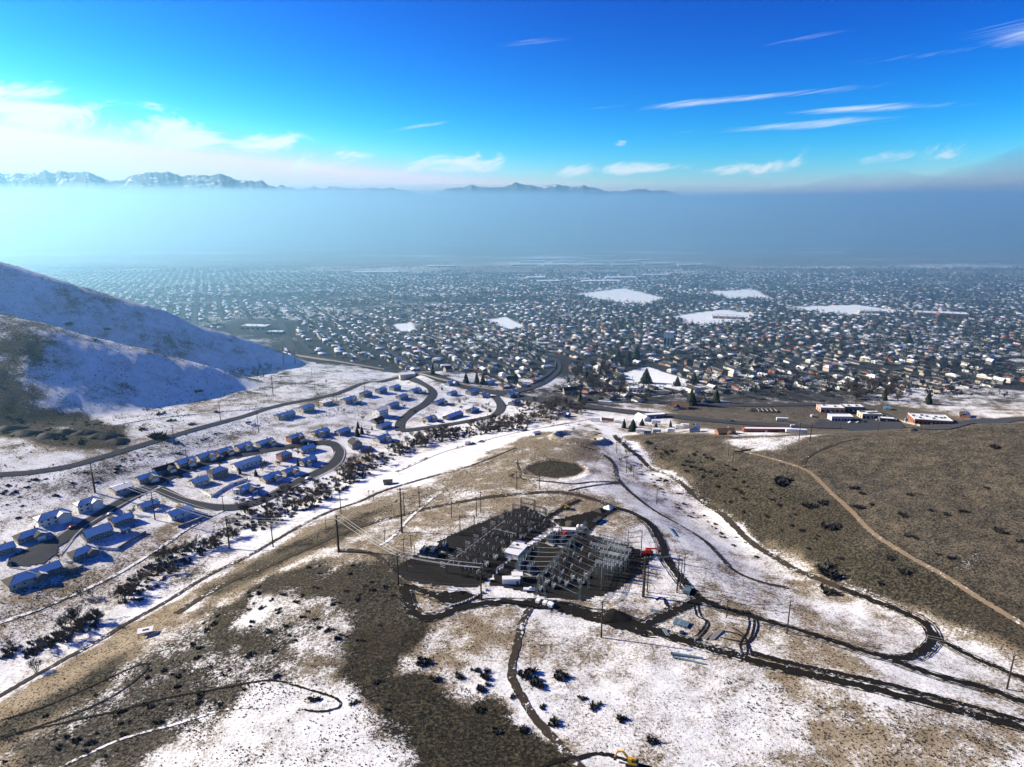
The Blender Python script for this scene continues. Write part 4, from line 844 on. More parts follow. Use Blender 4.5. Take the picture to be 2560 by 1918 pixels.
P_ = cand[:, :1] * E1 + (cand[:, 1:] + off[:, None] * 0.0) * E2 + (rng.random(cand.shape) - .5) * np.array([11, 13]) 
X, Y = P_[:, 0], P_[:, 1]
ca = cand[:, 0] % 207.0                          # cross streets
Z = GV(X, Y); U, V_, ZC = project(X, Y, Z)
den = fbm(X, Y, 420, 3)
far_edge = 2500 + 1900 * fbm(X, Y, 600, 4) + 500 * (rng.random(len(X)) - .3)
keep = (U > -40) & (U < 2600) & (Y > 690) & (ca > 14) & free(X, Y) & (rng.random(len(X)) < 0.86) & (Y < far_edge) & (V_ > 672) & ~((fx := hill_left(X, Y)) > Z - 3) | False
keep &= ~((den > 0.62) & (rng.random(len(X)) < 0.75))
keep &= ~((Y < 760) & (X > 150)); keep &= ~((X / Y < -.28) & (Y < 960))
i = np.where(keep)[0]; X, Y, Z, ZC = X[i], Y[i], Z[i], ZC[i]; row = k_[i]
TH = math.atan2(E1[1], E1[0])
rz_ = np.where(rng.random(len(X)) < 0.72, TH, TH + R(90)) + R(1) * (rng.random(len(X)) - .5) * 22
Ls = 9 + 7 * rng.random(len(X)) ** 1.5; Ws = 6.5 + 2.5 * rng.random(len(X)); Hs = np.where(rng.random(len(X)) < .15, 5.2, 2.9 + .5 * rng.random(len(X)))
order = np.argsort(ZC); NTH = 235
WALLS = ['siding_grey', 'siding_slate', 'siding_tan', 'siding_slate', 'siding_slate', 'brick']
protos = []
DISTRICT = lambda x, y: ('left of the curved highway slip road' if x / y < 0.06 else ('behind the snowy park' if x / y < 0.28 else 'right of the snowy park beyond the shops'))
WD = {'siding_grey': 'grey', 'siding_tan': 'tan', 'siding_white': 'white', 'brick': 'brick', 'siding_slate': 'dark', 'siding_cream': 'cream'}
def town_proto(wall, snowm, hip, wing):
    rg = random.Random(len(protos)); root = empty('town_house')
    block(root, TH, 14, 9, 3.1, .40, hip, 0, 0, 0, wall, 'shingle', snowm, rg)
    if wing: block(root, TH, 7, 6, 3.0, .45, False, 3, -5, R(90), wall, 'shingle', snowm, rg, ('wing_wall', 'wing_roof')); MB().box((3, -8.55, 1.15), (4.2, .14, 2.3)).build('garage_door', M['trim'], root)
    else: MB().box((3, -4.55, 1.15), (4.2, .14, 2.3)).build('garage_door', M['trim'], root)
    for xx in (-4.5, -1.5): window(root, xx, -4.5, 1.6, 1.5, 1.2, '-y')
    return root
for n_, (w, s, h_, g_) in enumerate([('siding_grey', 'all', False, True), ('siding_tan', 'shade', False, True), ('siding_white', 'shade', False, False), ('brick', 'shade', True, False), ('siding_slate', 'most', False, True), ('siding_cream', 'all', True, False), ('siding_tan', 'shade', False, False), ('siding_grey', 'shade', False, False)]):
    protos.append((town_proto(w, s, h_, g_), w, s))
used = set()
for q in order[:NTH]:
    j = int(rng.integers(len(protos))); pr, w, s = protos[j]
    o = pr if j not in used else copy_tree(pr); used.add(j)
    o.location = (X[q], Y[q], Z[q] - .1); o.rotation_euler = (0, 0, rz_[q]); k = Ls[q] / 14; o.scale = (k, Ws[q] / 9, Hs[q] / 3.1)
    d = DISTRICT(X[q], Y[q]); rs = 'snow covered roof' if s == 'all' else 'half bare roof'
    tag(o, '%s house, %s, in the town %s' % (WD[w], rs, d), 'house', '%s houses with %s, town %s' % (WD[w], rs, d))
for j in range(len(protos)):
    if j not in used:
        for c in list(protos[j][0].children_recursive) + [protos[j][0]]: bpy.data.objects.remove(c)
# all the rest of the roofs, too far to pick apart
def far_houses(ids):
    n = len(ids); L, W, H = Ls[ids] / 2, Ws[ids] / 2, Hs[ids]; c, s = np.cos(rz_[ids]), np.sin(rz_[ids]); pk = H + W * .38
    loc = []
    for sx, sy, hz_ in ((-1, -1, -1), (1, -1, -1), (1, 1, -1), (-1, 1, -1), (-1, -1, 0), (1, -1, 0), (1, 1, 0), (-1, 1, 0)): loc.append((sx * L, sy * W, np.where(hz_ < 0, -2.0, 1.0) * np.where(hz_ < 0, 1, H)))
    e = .45
    for sx, sy in ((-1, -1), (1, -1), (1, 1), (-1, 1)): loc.append((sx * (L + e), sy * (W + e), H - .2))
    loc.append((-(L + e), 0 * L, pk)); loc.append((L + e, 0 * L, pk))
    A = np.stack([np.stack([X[ids] + x * c - y * s, Y[ids] + x * s + y * c, Z[ids] + z], -1) for x, y, z in loc], 1)     # n,14,3
    fq = np.array([(0, 1, 5, 4), (1, 2, 6, 5), (2, 3, 7, 6), (3, 0, 4, 7), (8, 9, 13, 12), (10, 11, 12, 13), (9, 10, 13, 13), (11, 8, 12, 12)])
    F = (fq[None] + (np.arange(n) * 14)[:, None, None])
    quads = F[:, :6].reshape(-1, 4); tris = F[:, 6:, :3].reshape(-1, 3)
    me = bpy.data.meshes.new('distant_houses'); nv = n * 14; me.vertices.add(nv); me.vertices.foreach_set('co', A.reshape(-1).astype(np.float32))
    nl = len(quads) * 4 + len(tris) * 3; me.loops.add(nl); me.loops.foreach_set('vertex_index', np.concatenate([quads.ravel(), tris.ravel()]).astype(np.int32))
    me.polygons.add(len(quads) + len(tris)); st = np.concatenate([np.arange(len(quads)) * 4, len(quads) * 4 + np.arange(len(tris)) * 3]); me.polygons.foreach_set('loop_start', st.astype(np.int32))
    wm = rng.integers(0, 6, n); 
    # shaded roof planes keep their snow, sunny ones often lose it
    mi = np.zeros((n, 6), int); mi[:, :4] = wm[:, None]
    for pi, (ny) in ((4, -1), (5, 1)):
        lit = (-ny * s) * SUNXY.x + (ny * c) * SUNXY.y
        mi[:, pi] = np.where((lit < .25) | (rng.random(n) < .18), 6, 7)
    me.polygons.foreach_set('material_index', np.concatenate([mi.ravel(), np.repeat(wm, 2)]).astype(np.int32))
    for w in WALLS: me.materials.append(M[w])
    me.materials.append(M['snow']); me.materials.append(M['shingle']); me.update(calc_edges=True)
    o = bpy.data.objects.new('distant_houses', me); C.objects.link(o); tag(o, 'far roofs of the town fading into haze', kind='stuff')
far_houses(order[NTH:])
# town streets (each a sheet on the ground)
def clip_ribbon(pts, w):
    x, y = pts[:, 0], pts[:, 1]; z = GV(x, y); u, v, zc = project(x, y, z)
    ok = (u > -150) & (u < 2700) & (y > 700) & (y < 3300) & free(x, y, 0) & ~(hill_left(x, y) > z - 3)
    run = []
    for q in range(len(pts) + 1):
        if q < len(pts) and ok[q]: run.append(pts[q])
        else:
            if len(run) > 6: ribbon('street', np.array(run[::3] + [run[-1]]), w, M['street'], 0.25 + .0006 * run[0][1], 12, world=True, nw=1)
            run = []
for b in np.arange(-2600 + 14.5, 3400, 58.0):
    a = np.arange(520, 3400, 14.0); clip_ribbon(a[:, None] * E1 + b * E2, 9)
for a in np.arange(207 * 3, 3400, 207.0):
    b = np.arange(-2600, 3400, 14.0); clip_ribbon(a * E1 + b[:, None] * E2, 9)
# long warehouses far out on the plain
for n_, (u, v, L) in enumerate([(1310,664,150),(1390,664,150),(1475,664,150),(1560,664,150),(1640,661,150),(1725,664,150),(1330,656,150),(1410,656,150),(1490,656,150),(1560,656,160),(1500,643,260),(1360,649,200),(1600,652,150),(1500,706,150),(1550,697,130),(1640,690,120),(1340,697,80),(1370,706,90),(1100,668,160),(940,683,220)]):
    x, y, z = G(u, v); z = gz(x, y); root = empty('warehouse', (x, y, z), R(4)); tag(root, 'long pale warehouse far out on the hazy plain', 'warehouse', 'warehouses on the plain')
    MB().box((0, 0, 3), (L, 40, 10)).build('wall', M['siding_tan'], root); r = MB()
    for nv, P in roof_polys(L, 40, 8, .12, False, 1): slab(r, P, .5)
    r.build('roof', M['snow'], root)
# ------------------------------------------------------------------ plants
def bare_tree(seed, H=9.0, n_limb=7, spread=.5, twigs=1050, tw=.05):
    """tapered trunk with forking limbs (trunk mesh) and fine twigs (crown mesh)"""
    rg = random.Random(seed); tr = MB(); cr = MB(); tips = []
    def seg(p, d, L, r, lvl):
        d = d.normalized(); q = p + d * L; r1 = r * .62
        if lvl < 3: tr.cyl(p, q, r, r1, 5 if lvl < 1 else 4, caps=False)
        tips.append((p, q, lvl))
        if lvl >= 4: return
        for k in range(max(3, n_limb // 2) if lvl == 0 else rg.choice((2, 2, 3))):
            t = rg.uniform(.35, 1.0) if lvl else rg.uniform(.3, 1.0)
            a = rg.uniform(0, 2 * math.pi); s = rg.uniform(.45, 1.0) * (1.15 if lvl == 0 else 1) * spread * 2
            nd = d * rg.uniform(.6, 1) + Vector((math.cos(a) * s, math.sin(a) * s, rg.uniform(.15, .6)))
            seg(p.lerp(q, t), nd, L * rg.uniform(.52, .78), r1 * rg.uniform(.55, .85), lvl + 1)
    for k in range(rg.choice((3, 4, 5))):                     # several stems from one stool
        a = rg.uniform(0, 6.283); t = rg.uniform(.15, .55)
        seg(Vector((math.cos(a) * .25, math.sin(a) * .25, -.3)), Vector((math.cos(a) * t, math.sin(a) * t, 1)), H * rg.uniform(.30, .42), H * .013, 0)
    fine = [t for t in tips if t[2] >= 2]
    for k in range(twigs):
        p, q, lvl = rg.choice(fine); b = p.lerp(q, rg.random()); d = ((q - p).normalized() + Vector((rg.gauss(0, .7), rg.gauss(0, .7), rg.gauss(.25, .5)))).normalized()
        L = rg.uniform(.5, 1.3) * H / 9; sd = d.cross(Vector((rg.gauss(0, 1), rg.gauss(0, 1), rg.gauss(0, 1)))).normalized() * tw
        cr.add([b - sd, b + sd, b + d * L], [(0, 1, 2)])
    return tr, cr
def conifer(seed, H=9.0, R0=2.4, n=520):
    rg = random.Random(seed); tr = MB().cyl((0, 0, -.3), (0, 0, H * .96), H * .022, .03, 5, caps=False); cr = MB()
    for k in range(n):
        t = rg.random() ** .8 * .97; z = H * (.06 + .94 * t); rad = R0 * (1 - t) ** .85 * rg.uniform(.75, 1.12) + .08; a = rg.uniform(0, 6.283)
        d = Vector((math.cos(a), math.sin(a), 0)); s = Vector((-d.y, d.x, 0)); w = rad * rg.uniform(.22, .4); p = Vector((0, 0, z + .25 * rad)) + d * rad * rg.uniform(.05, .3)
        q = Vector((0, 0, z - .28 * rad)) + d * rad
        cr.add([p, q - s * w, q + d * .15 * rad, q + s * w], [(0, 1, 2), (0, 2, 3)])
    return tr, cr
def bush_mesh(seed, n=260, flat=.55, tw=.035):
    """dome of bare stems, radius 1"""
    rg = random.Random(seed); mb = MB()
    cx = [(rg.uniform(-.45, .45), rg.uniform(-.45, .45), rg.uniform(.55, 1)) for _ in range(5)]
    for k in range(n):
        bx, by, bs = rg.choice(cx); a = rg.uniform(0, 6.283); el = rg.uniform(.1, 1.45)
        b = Vector((bx, by, -.05)); d = Vector((math.cos(a) * math.cos(el), math.sin(a) * math.cos(el), math.sin(el) * flat * 1.5)); L = rg.uniform(.35, .75) * bs
        m = b + d * L * rg.uniform(.1, .75); d2 = (d + Vector((rg.gauss(0, .5), rg.gauss(0, .5), rg.gauss(.2, .3)))).normalized()
        s = d2.cross(Vector((rg.gauss(0, 1), rg.gauss(0, 1), rg.gauss(0, 1)))).normalized() * tw * rg.uniform(.8, 1.8)
        mb.add([m - s, m + s, m + d2 * L * .55], [(0, 1, 2)])
    for bx, by, bs in cx:                                     # woody heart
        for k in range(7):
            a = rg.uniform(0, 6.283); p = Vector((bx, by, -.05)); q = p + Vector((math.cos(a) * .32 * bs, math.sin(a) * .32 * bs, rg.uniform(.15, .5) * flat * 1.5)); s = (q - p).cross(Vector((0, 0, 1))).normalized() * .10
            mb.add([p - s, p + s, q + s, q - s], [(0, 1, 2, 3)])
    return mb
TREES = []
for k in range(6):
    tr, cr = bare_tree(11 + k, 9.0, 6 + k % 3, .42 + .05 * (k % 4)); TREES.append((tr.mesh('trunk'), cr.mesh('crown')))
    TREES[-1][0].materials.append(M['bark']); TREES[-1][1].materials.append(M['twig_red' if k == 2 else ('twig_grey' if k in (1, 4) else 'twig')])
CONS = []
for k in range(3):
    tr, cr = conifer(31 + k, 9.0, 2.0 + .5 * k); CONS.append((tr.mesh('trunk'), cr.mesh('crown'))); CONS[-1][0].materials.append(M['bark']); CONS[-1][1].materials.append(M['needle'])
BUSH = []
for k in range(5):
    me = bush_mesh(51 + k, 300).mesh('bush'); me.materials.append(M['brush']); BUSH.append(me)
def plant_tree(x, y, s, lab, grp, kind='bare', name=None):
    T = CONS if kind == 'con' else TREES; tm, cm = T[int(rng.integers(len(T)))]
    root = empty(name or ('conifer' if kind == 'con' else 'bare_tree'), (x, y, gz(x, y)), float(rng.random() * 6.28), s); root.scale = (s * float(rng.uniform(.85, 1.2)), s * float(rng.uniform(.85, 1.2)), s)
    tag(root, lab, 'tree', grp); mobj('trunk', tm, None, root); mobj('crown', cm, None, root); return root
def sample_poly(P, n, seed=None):
    lo, hi = P.min(0), P.max(0); out = []
    while len(out) < n:
        q = lo + rng.random((n * 4, 2)) * (hi - lo); q = q[polydist(q[:, 0], q[:, 1], P) > 0]; out += list(q)
    return np.array(out[:n])
BELTS = [
 ([(560,1305),(640,1258),(700,1225),(760,1206),(840,1190),(880,1150),(980,1125),(1050,1090),(1150,1070),(1260,1046),(1330,1050),(1320,1072),(1200,1088),(1080,1112),(980,1150),(920,1190),(880,1215),(800,1265),(720,1300),(640,1330)], 140, .85, .55, 'leafless tree in the dense thicket along the creek', 'trees of the creek thicket'),
 ([(290,1480),(330,1435),(400,1395),(500,1352),(560,1322),(600,1340),(520,1380),(440,1430),(350,1505),(290,1510)], 24, .9, .45, 'leafless tree in the clump between the trail and the earth bank', 'trees of the bank clump'),
 ([(0,1625),(100,1600),(180,1555),(240,1525),(262,1560),(150,1612),(60,1650),(0,1655)], 14, .9, .4, 'leafless tree by the creek at the lower left edge', 'trees at the lower left creek'),
 ([(1525,1085),(1580,1112),(1622,1165),(1610,1195),(1570,1190),(1545,1150)], 16, .45, .3, 'leafless tree in the shaded gully below the brown hill', 'trees of the gully'),
 ([(1290,1010),(1380,1005),(1470,1020),(1450,1040),(1380,1055),(1290,1050)], 34, 1.0, .7, 'leafless tree between the highway and the snowy strip', 'trees below the highway'),
 ([(1440,905),(1560,880),(1600,910),(1560,930),(1540,960),(1640,985),(1620,1008),(1500,1000),(1420,960)], 60, 1.3, .8, 'large leafless tree beside the snowy park', 'trees around the snowy park'),
 ([(2080,960),(2230,950),(2280,985),(2250,1012),(2130,1000)], 40, 1.2, .8, 'large leafless tree in the grove behind the shops', 'trees behind the shops'),
 ([(720,1130),(770,1115),(790,1135),(740,1150)], 5, .55, .2, 'leafless tree among the houses inside the loop street', 'trees inside the loop street'),
 ([(640,1165),(700,1150),(690,1175),(650,1185)], 4, .5, .2, 'leafless tree in the yard behind the white barn shaped house', 'trees of the barn yard'),
 ([(1090,1010),(1190,995),(1230,1020),(1180,1040),(1110,1030)], 6, .6, .3, 'leafless tree between the houses of the middle cluster', 'trees of the middle cluster'),
]
def size_word(t): return 'low' if t < .34 else ('middling' if t < .67 else 'tall')
def part_word(u, grp):
    if 'thicket' in grp: return ' below the loop street' if u < 700 else (' below the loop street end' if u < 860 else (' under the last hillside houses' if u < 1010 else (' beside the snowy strip' if u < 1180 else ' near the tiny white cabin')))
    return ''
for poly, n, s0, sv, lab, grp in BELTS:
    for p in sample_poly(GL(poly), n):
        t = float(rng.random()); u_ = float(project(p[0], p[1], gz(p[0], p[1]))[0]); l2 = size_word(t) + ' ' + lab.replace('large ', '').replace(' in the dense thicket along the creek', ' of the creek thicket' + part_word(u_, grp))
        plant_tree(p[0], p[1], s0 + sv * t, l2, l2 + ' group')
for u, v, s, lab in ((92,1682,1.05,'lone leafless tree on the snow at the lower left'), (205,1495,.9,'slender leafless tree beside the foot trail'), (232,1492,.8,'thin upright leafless tree right of the slender one'), (190,1555,1.3,'broad leafless tree spreading over the left creek bend'), (1280,1195,.5,'small leafless tree beside the round dark pad'),
                      (815,958,.6,'single leafless tree in the field under the hill tip')):
    x, y, z = G(u, v); plant_tree(x, y, s, lab, None)
for u, v, s, lab in ((1165,957,1.0,'left of three pointed conifers below the highway'), (1192,957,1.1,'middle of three pointed conifers below the highway'), (1207,960,.9,'right of three pointed conifers below the highway'), (1082,937,1.1,'round dark conifer beside the highway'), (895,1070,.8,'pointed conifer behind the loop street houses'), (905,1085,.9,'conifer beside the low house by the loop street end'), (893,1090,1.0,'dark conifer left of the tall gabled house'), (945,1070,.9,'round evergreen beside the low white roofed house'),
                      (1560,1070,1.0,'left conifer of the group beside the gully mouth'), (1582,1078,1.3,'tall conifer at the gully mouth'), (1605,1064,.8,'right conifer of the group beside the gully mouth'), (1640,1068,.5,'small round conifer on the works yard'), (1676,1068,.8,'conifer beside the parked trailers'), (1728,1012,1.4,'dark conifer beside the brown roofed house'), (1615,958,1.5,'broad dark conifer at the left corner of the snowy park'), (1693,965,1.0,'round conifer at the right corner of the snowy park'), (1735,958,1.1,'conifer right of the snowy park corner'), (1570,915,1.8,'tallest dark conifer behind the snowy park'), (1590,905,1.9,'second tall dark conifer behind the snowy park'), (1545,905,1.5,'dark conifer left of the tall pair behind the park'),
                      (1790,1005,1.2,'dark conifer by the frontage road'), (2210,1000,1.1,'conifer in front of the grove behind the shops'), (2320,1010,1.2,'conifer beside the white yard right of the grove'), (1450,1005,1.0,'conifer beside the highway bend'), (1465,960,1.3,'dark conifer left of the snowy park'), (1500,945,1.2,'conifer before the snowy park houses'), (2100,880,1.3,'dark conifer pair, left one, in the right part of town'), (2270,860,1.7,'tall dark conifer clump in the right part of town')):
    x, y, z = G(u, v); plant_tree(x, y, s * (1.0 if v > 1050 else 1.5), lab, None, 'con')
# trees of the wide town, one mass
def far_scatter(name, variants, pos, scl, matname, lab, zoff=0.0):
    """many copies of small meshes joined into one"""
    Vs, Fs, base = [], [], 0
    pick = rng.integers(len(variants), size=len(pos)); ang = rng.random(len(pos)) * 6.283; z = GV(pos[:, 0], pos[:, 1]) + zoff
    for k, (bv, bf) in enumerate(variants):
        i = np.where(pick == k)[0]
        if not len(i): continue
        c, s = np.cos(ang[i])[:, None], np.sin(ang[i])[:, None]; sc_ = scl[i][:, None]
        vx = (bv[None, :, 0] * c - bv[None, :, 1] * s) * sc_ + pos[i, 0][:, None]; vy = (bv[None, :, 0] * s + bv[None, :, 1] * c) * sc_ + pos[i, 1][:, None]; vz = bv[None, :, 2] * sc_ + z[i][:, None]
        Vs.append(np.stack([vx, vy, vz], -1).reshape(-1, 3)); Fs.append((bf[None] + (base + np.arange(len(i)) * len(bv))[:, None, None]).reshape(-1, 3)); base += len(i) * len(bv)
    o = mobj(name, npmesh(name, np.concatenate(Vs), np.concatenate(Fs)), M[matname]); tag(o, lab, kind='stuff'); return o
def tri_arrays(mb):
    f = []
    for q in mb.f:
        for k in range(1, len(q) - 1): f.append((q[0], q[k], q[k + 1]))
    return np.array(mb.v, float), np.array(f)
farb = [tri_arrays(bare_tree(70 + k, 8.0, 6, .5, 36, .42)[1]) for k in range(4)]; farc = [tri_arrays(conifer(80 + k, 9.0, 2.4, 34)[1]) for k in range(2)]
tp = np.stack([rng.uniform(-2600, 3000, 84000), rng.uniform(720, 3900, 84000)], -1)
tu, tv, tz = project(tp[:, 0], tp[:, 1], GV(tp[:, 0], tp[:, 1]))
clump = fbm(tp[:, 0], tp[:, 1], 150, 4) + .16 * sstep(-.05, .25, tp[:, 0] / tp[:, 1])
ok = (tu > -30) & (tu < 2590) & free(tp[:, 0], tp[:, 1], 3) & ~(hill_left(tp[:, 0], tp[:, 1]) > GV(tp[:, 0], tp[:, 1]) - 3) & (rng.random(len(tp)) < (.06 + sstep(.47, .66, clump))) & ~((tp[:, 1] > 2600) & (rng.random(len(tp)) < .5))
tp = tp[ok]; pq = np.stack([rng.uniform(-2500, 3500, 9000), rng.uniform(3100, 5200, 9000)], -1); pq = pq[np.abs(fbm(pq[:, 0] * .35, pq[:, 1], 420, 3) - .5) < .03]; tp = np.concatenate([tp, pq]); kc = rng.random(len(tp)) < .3
far_scatter('distant_trees', farb, tp[~kc], 1.0 + 1.1 * rng.random((~kc).sum()), 'twig_far', 'far leafless trees among the town roofs')
far_scatter('distant_conifers', farc, tp[kc], 1.0 + 1.2 * rng.random(kc.sum()), 'needle', 'far evergreens among the town roofs')
und = [tri_arrays(bush_mesh(120 + k, 46, .8, .06)) for k in range(4)]
for bi, nn in ((0, 700), (1, 150), (2, 90), (4, 120)):
    pp = sample_poly(GL(BELTS[bi][0]), nn); far_scatter('undergrowth', und, pp, 1.2 + 1.6 * rng.random(nn), 'twig', 'tangled undergrowth beneath the trees of belt ' + BELTS[bi][5])
# bushes
def bush(u, v, w_px, lab, grp=None, world=None, r=None):
    if world is None: x, y, z = G(u, v)
    else: x, y = world
    z = gz(x, y); zc = project(x, y, z)[2]; r = r or w_px * zc / FPX / 2
    o = mobj('bush', BUSH[int(rng.integers(5))], None, None, (x, y, z), float(rng.random() * 6.28)); o.scale = (r * float(rng.uniform(.85, 1.15)), r * float(rng.uniform(.85, 1.15)), r * float(rng.uniform(.7, 1)))
    tag(o, lab, 'bush', grp); return o
SINGLE = [(1630,1856,44,'dark bush standing alone at the lower middle of the white field'),(1556,1798,42,'dark bush above the lone lowest one on the white field'),(1492,1768,44,'dark bush in the middle of a diagonal row on the white field'),(1455,1744,30,'small thin bush at the upper end of the diagonal row'),(1388,1810,46,'dark bush right beside the dirt path on the white field'),(1356,1769,26,'small round bush between the big clump and the path'),(1310,1824,40,'dark bush left of the dirt path near the bottom'),(1287,1743,26,'bush touching the left side of the dirt path'),
 (1320,1690,70,'left half of the big dark bush clump beside the path'),(1398,1690,62,'right half of the big dark bush clump beside the path'),(1338,1712,60,'lower part of the big dark bush clump beside the path'),
 (1058,1660,60,'broad dark bush at the tip of the brown brush'),(1084,1700,40,'dark bush below the broad one left of the path'),(1148,1692,34,'middle bush of the cluster left of the path'),(1214,1690,52,'large bush of the cluster left of the path'),(1208,1717,48,'lowest bush of the cluster left of the path'),(1186,1677,28,'topmost bush of the cluster left of the path'),(944,1706,30,'bush on the brown brush near the snow tongue'),(886,1758,28,'bush at the straight edge of the snow patch'),(970,1775,22,'small round bush in the brown brush'),(1200,1778,36,'bush at the upper edge of the lower brush'),(1238,1827,34,'bush left of the dirt path fork'),(786,1750,40,'bush inside the looping track on the snow patch'),
 (2485,1120,36,'bush high on the right shoulder of the brown hill'),(2465,1221,20,'small bush below the hill shoulder'),(2275,1237,22,'small bush right of the hill trail bend'),(2134,1220,32,'left bush of a pair by the hill trail'),(2155,1233,26,'right bush of a pair by the hill trail'),(2143,1268,36,'bush just right of the hill trail'),(2178,1263,20,'small bush beside the trail side bush'),(2255,1288,32,'bush in the middle of the brown hill'),(2326,1276,20,'flat bush right of the hill middle'),(2362,1285,26,'left of two round bushes on the brown hill'),(2404,1279,28,'right of two round bushes on the brown hill'),(2500,1328,42,'large bush at the right of the brown hill'),(2552,1355,34,'bush at the right edge of the brown hill'),(2265,1339,20,'left bush of a small pair on the lower hill'),(2285,1344,24,'right bush of a small pair on the lower hill'),(2232,1397,32,'bush left of the trail on the lower hill'),(2379,1395,32,'bush right of the trail on the lower hill'),(2343,1386,22,'small bush beside the trail on the lower hill'),(2263,1433,46,'wide bush near the foot of the hill'),(2201,1456,28,'bush above the dirt road at the hill foot'),(2072,1432,80,'long dark bush row at the hill foot'),(2074,1320,62,'broad dark bush left of the hill trail'),(1952,1204,76,'biggest dark bush on the left flank of the hill'),(2019,1265,56,'broad bush below the biggest one'),(2059,1259,40,'bush touching the broad one on its right'),
 (2075,1480,66,'long dark bush beside the dirt road bend'),(177,812,34,'round bush high on the shaded hillside'),(270,824,26,'bush right of the round one on the shaded hillside'),(240,850,18,'small bush below the pair on the shaded hillside'),(496,980,24,'bush on the lower shaded hillside'),(403,1036,28,'bush above the hill path'),(391,1094,62,'big dark bush between the hill path and the road'),(357,1074,26,'bush left of the big one above the road'),(429,1053,24,'bush right below the hill path'),(539,1030,20,'bush near the pole above the road'),(478,1062,20,'bush above the road bend')]
for u, v, w, lab in SINGLE: bush(u, v, w * 1.1, lab)
SCAT = [([(1600,1100),(1660,1110),(1760,1130),(1850,1180),(1960,1240),(2050,1330),(2150,1430),(2050,1400),(1900,1320),(1780,1230),(1680,1170)], 76, 1.6, 1.8, 'dark low bush on the steep gully side of the brown hill', 'bushes of the gully side'),
 ([(440,1600),(560,1490),(700,1440),(860,1395),(960,1440),(1010,1540),(900,1640),(700,1640),(500,1650)], 58, 1.4, 1.8, 'dark low bush in the brown brush left of the substation', 'bushes of the left brush'),
 ([(0,1850),(300,1680),(520,1650),(700,1690),(500,1800),(300,1900),(0,1918)], 44, 1.2, 1.6, 'dark low bush on the striped slope at the lower left', 'bushes of the lower left slope'),
 ([(0,1210),(200,1180),(420,1110),(560,1080),(540,1100),(400,1150),(200,1230),(100,1280),(0,1320)], 44, 1.6, 2.4, 'dark bush on the shaded slope under the upper road', 'bushes under the upper road'),
 ([(1545,1125),(1620,1180),(1740,1270),(1850,1345),(1930,1405),(1900,1410),(1780,1330),(1640,1230)], 40, 1.2, 1.4, 'dark bush along the shaded gully bottom', 'bushes of the gully bottom'),
 ([(0,1040),(120,1055),(230,1048),(290,1066),(330,1100),(300,1120),(200,1116),(80,1105),(0,1088)], 46, 1.6, 2.2, 'dark bush on the rocky foot of the left hill', 'bushes of the hill foot'),
 ([(1330,1055),(1480,1060),(1540,1110),(1500,1100),(1420,1068)], 22, 1.3, 1.0, 'dark bush behind the ring shaped bank', 'bushes behind the ring bank')]
for poly, n, r0, rv, lab, grp in SCAT:
    for p in sample_poly(GL(poly), n):
        t = float(rng.random()); l2 = lab.replace('dark low bush', 'dark bush').replace('dark bush', {'low': 'small dark bush', 'middling': 'middling dark bush', 'tall': 'broad dark bush'}[size_word(t)]); bush(0, 0, 0, l2, l2 + ' group', (p[0], p[1]), r0 + rv * t ** 2)
# sagebrush and grass tufts nobody could count
tuft = []
for k in range(4):
    rg = random.Random(90 + k); mb = MB()
    for q in range(9):
        a = rg.uniform(0, 6.283); d = Vector((math.cos(a) * .75, math.sin(a) * .75, rg.uniform(.4, 1.0))); s = Vector((-math.sin(a), math.cos(a), 0)) * rg.uniform(.18, .35); b = Vector((rg.uniform(-.3, .3), rg.uniform(-.3, .3), -.05))
        mb.add([b - s, b + s, b + d * rg.uniform(.6, 1)], [(0, 1, 2)])
    tuft.append(tri_arrays(mb))
def tufts(name, poly, n, s0, sv, m, lab, thin=.0, clump=20):
    p = sample_poly(GL(poly), n); c = fbm(p[:, 0], p[:, 1], clump, 3); p = p[rng.random(len(p)) < sstep(.35, .65, c) + thin]
    far_scatter(name, tuft, p, s0 + sv * rng.random(len(p)) ** 2, m, lab)
tufts('sagebrush', [(-40,660),(300,745),(640,880),(780,950),(640,1025),(300,1090),(0,1180),(-40,1180)], 12000, .6, .9, 'brush', 'small dark sagebrush dotted over the snowy hill', .25, 40)
tufts('sagebrush', [(-40,1200),(300,1130),(640,1040),(900,985),(930,1030),(700,1060),(420,1140),(150,1260),(-40,1350)], 3800, .35, .6, 'brush', 'small sagebrush on the slope under the upper road', .3, 30)
tufts('sagebrush', [(1780,1690),(2000,1720),(2300,1780),(2600,1860),(2600,1925),(2200,1925),(2050,1880),(1900,1800)], 1500, .25, .55, 'sage', 'small sagebrush on the tan field at the lower right', .05, 12)
tufts('sagebrush', [(1290,1700),(1500,1730),(1800,1720),(2000,1800),(2150,1925),(1500,1925),(1400,1830)], 2600, .14, .34, 'brush', 'dry weeds poking through the white field', .15, 16)
tufts('sagebrush', [(0,1790),(300,1660),(520,1640),(760,1690),(870,1720),(910,1850),(990,1925),(0,1925)], 6500, .2, .45, 'brush', 'dry weeds on the lower left slope', .2, 16)
tufts('dry_grass', [(850,1700),(900,1580),(1100,1550),(1060,1640),(1220,1760),(1400,1920),(1000,1925),(900,1830)], 5000, .2, .4, 'sage', 'dry bunch grass on the brown brush', .3, 14)
tufts('dry_grass', [(1600,1095),(2100,1090),(2560,1060),(2560,1600),(2250,1500),(1960,1370),(1700,1170)], 14000, .25, .4, 'sage', 'dry bunch grass on the brown hill', .3, 25)
tufts('sagebrush', [(1300,1240),(1560,1260),(1700,1400),(1950,1440),(2250,1600),(1900,1540),(1720,1460),(1640,1310),(1500,1280)], 1800, .2, .35, 'brush', 'dry weeds along the ring road', .2, 14)
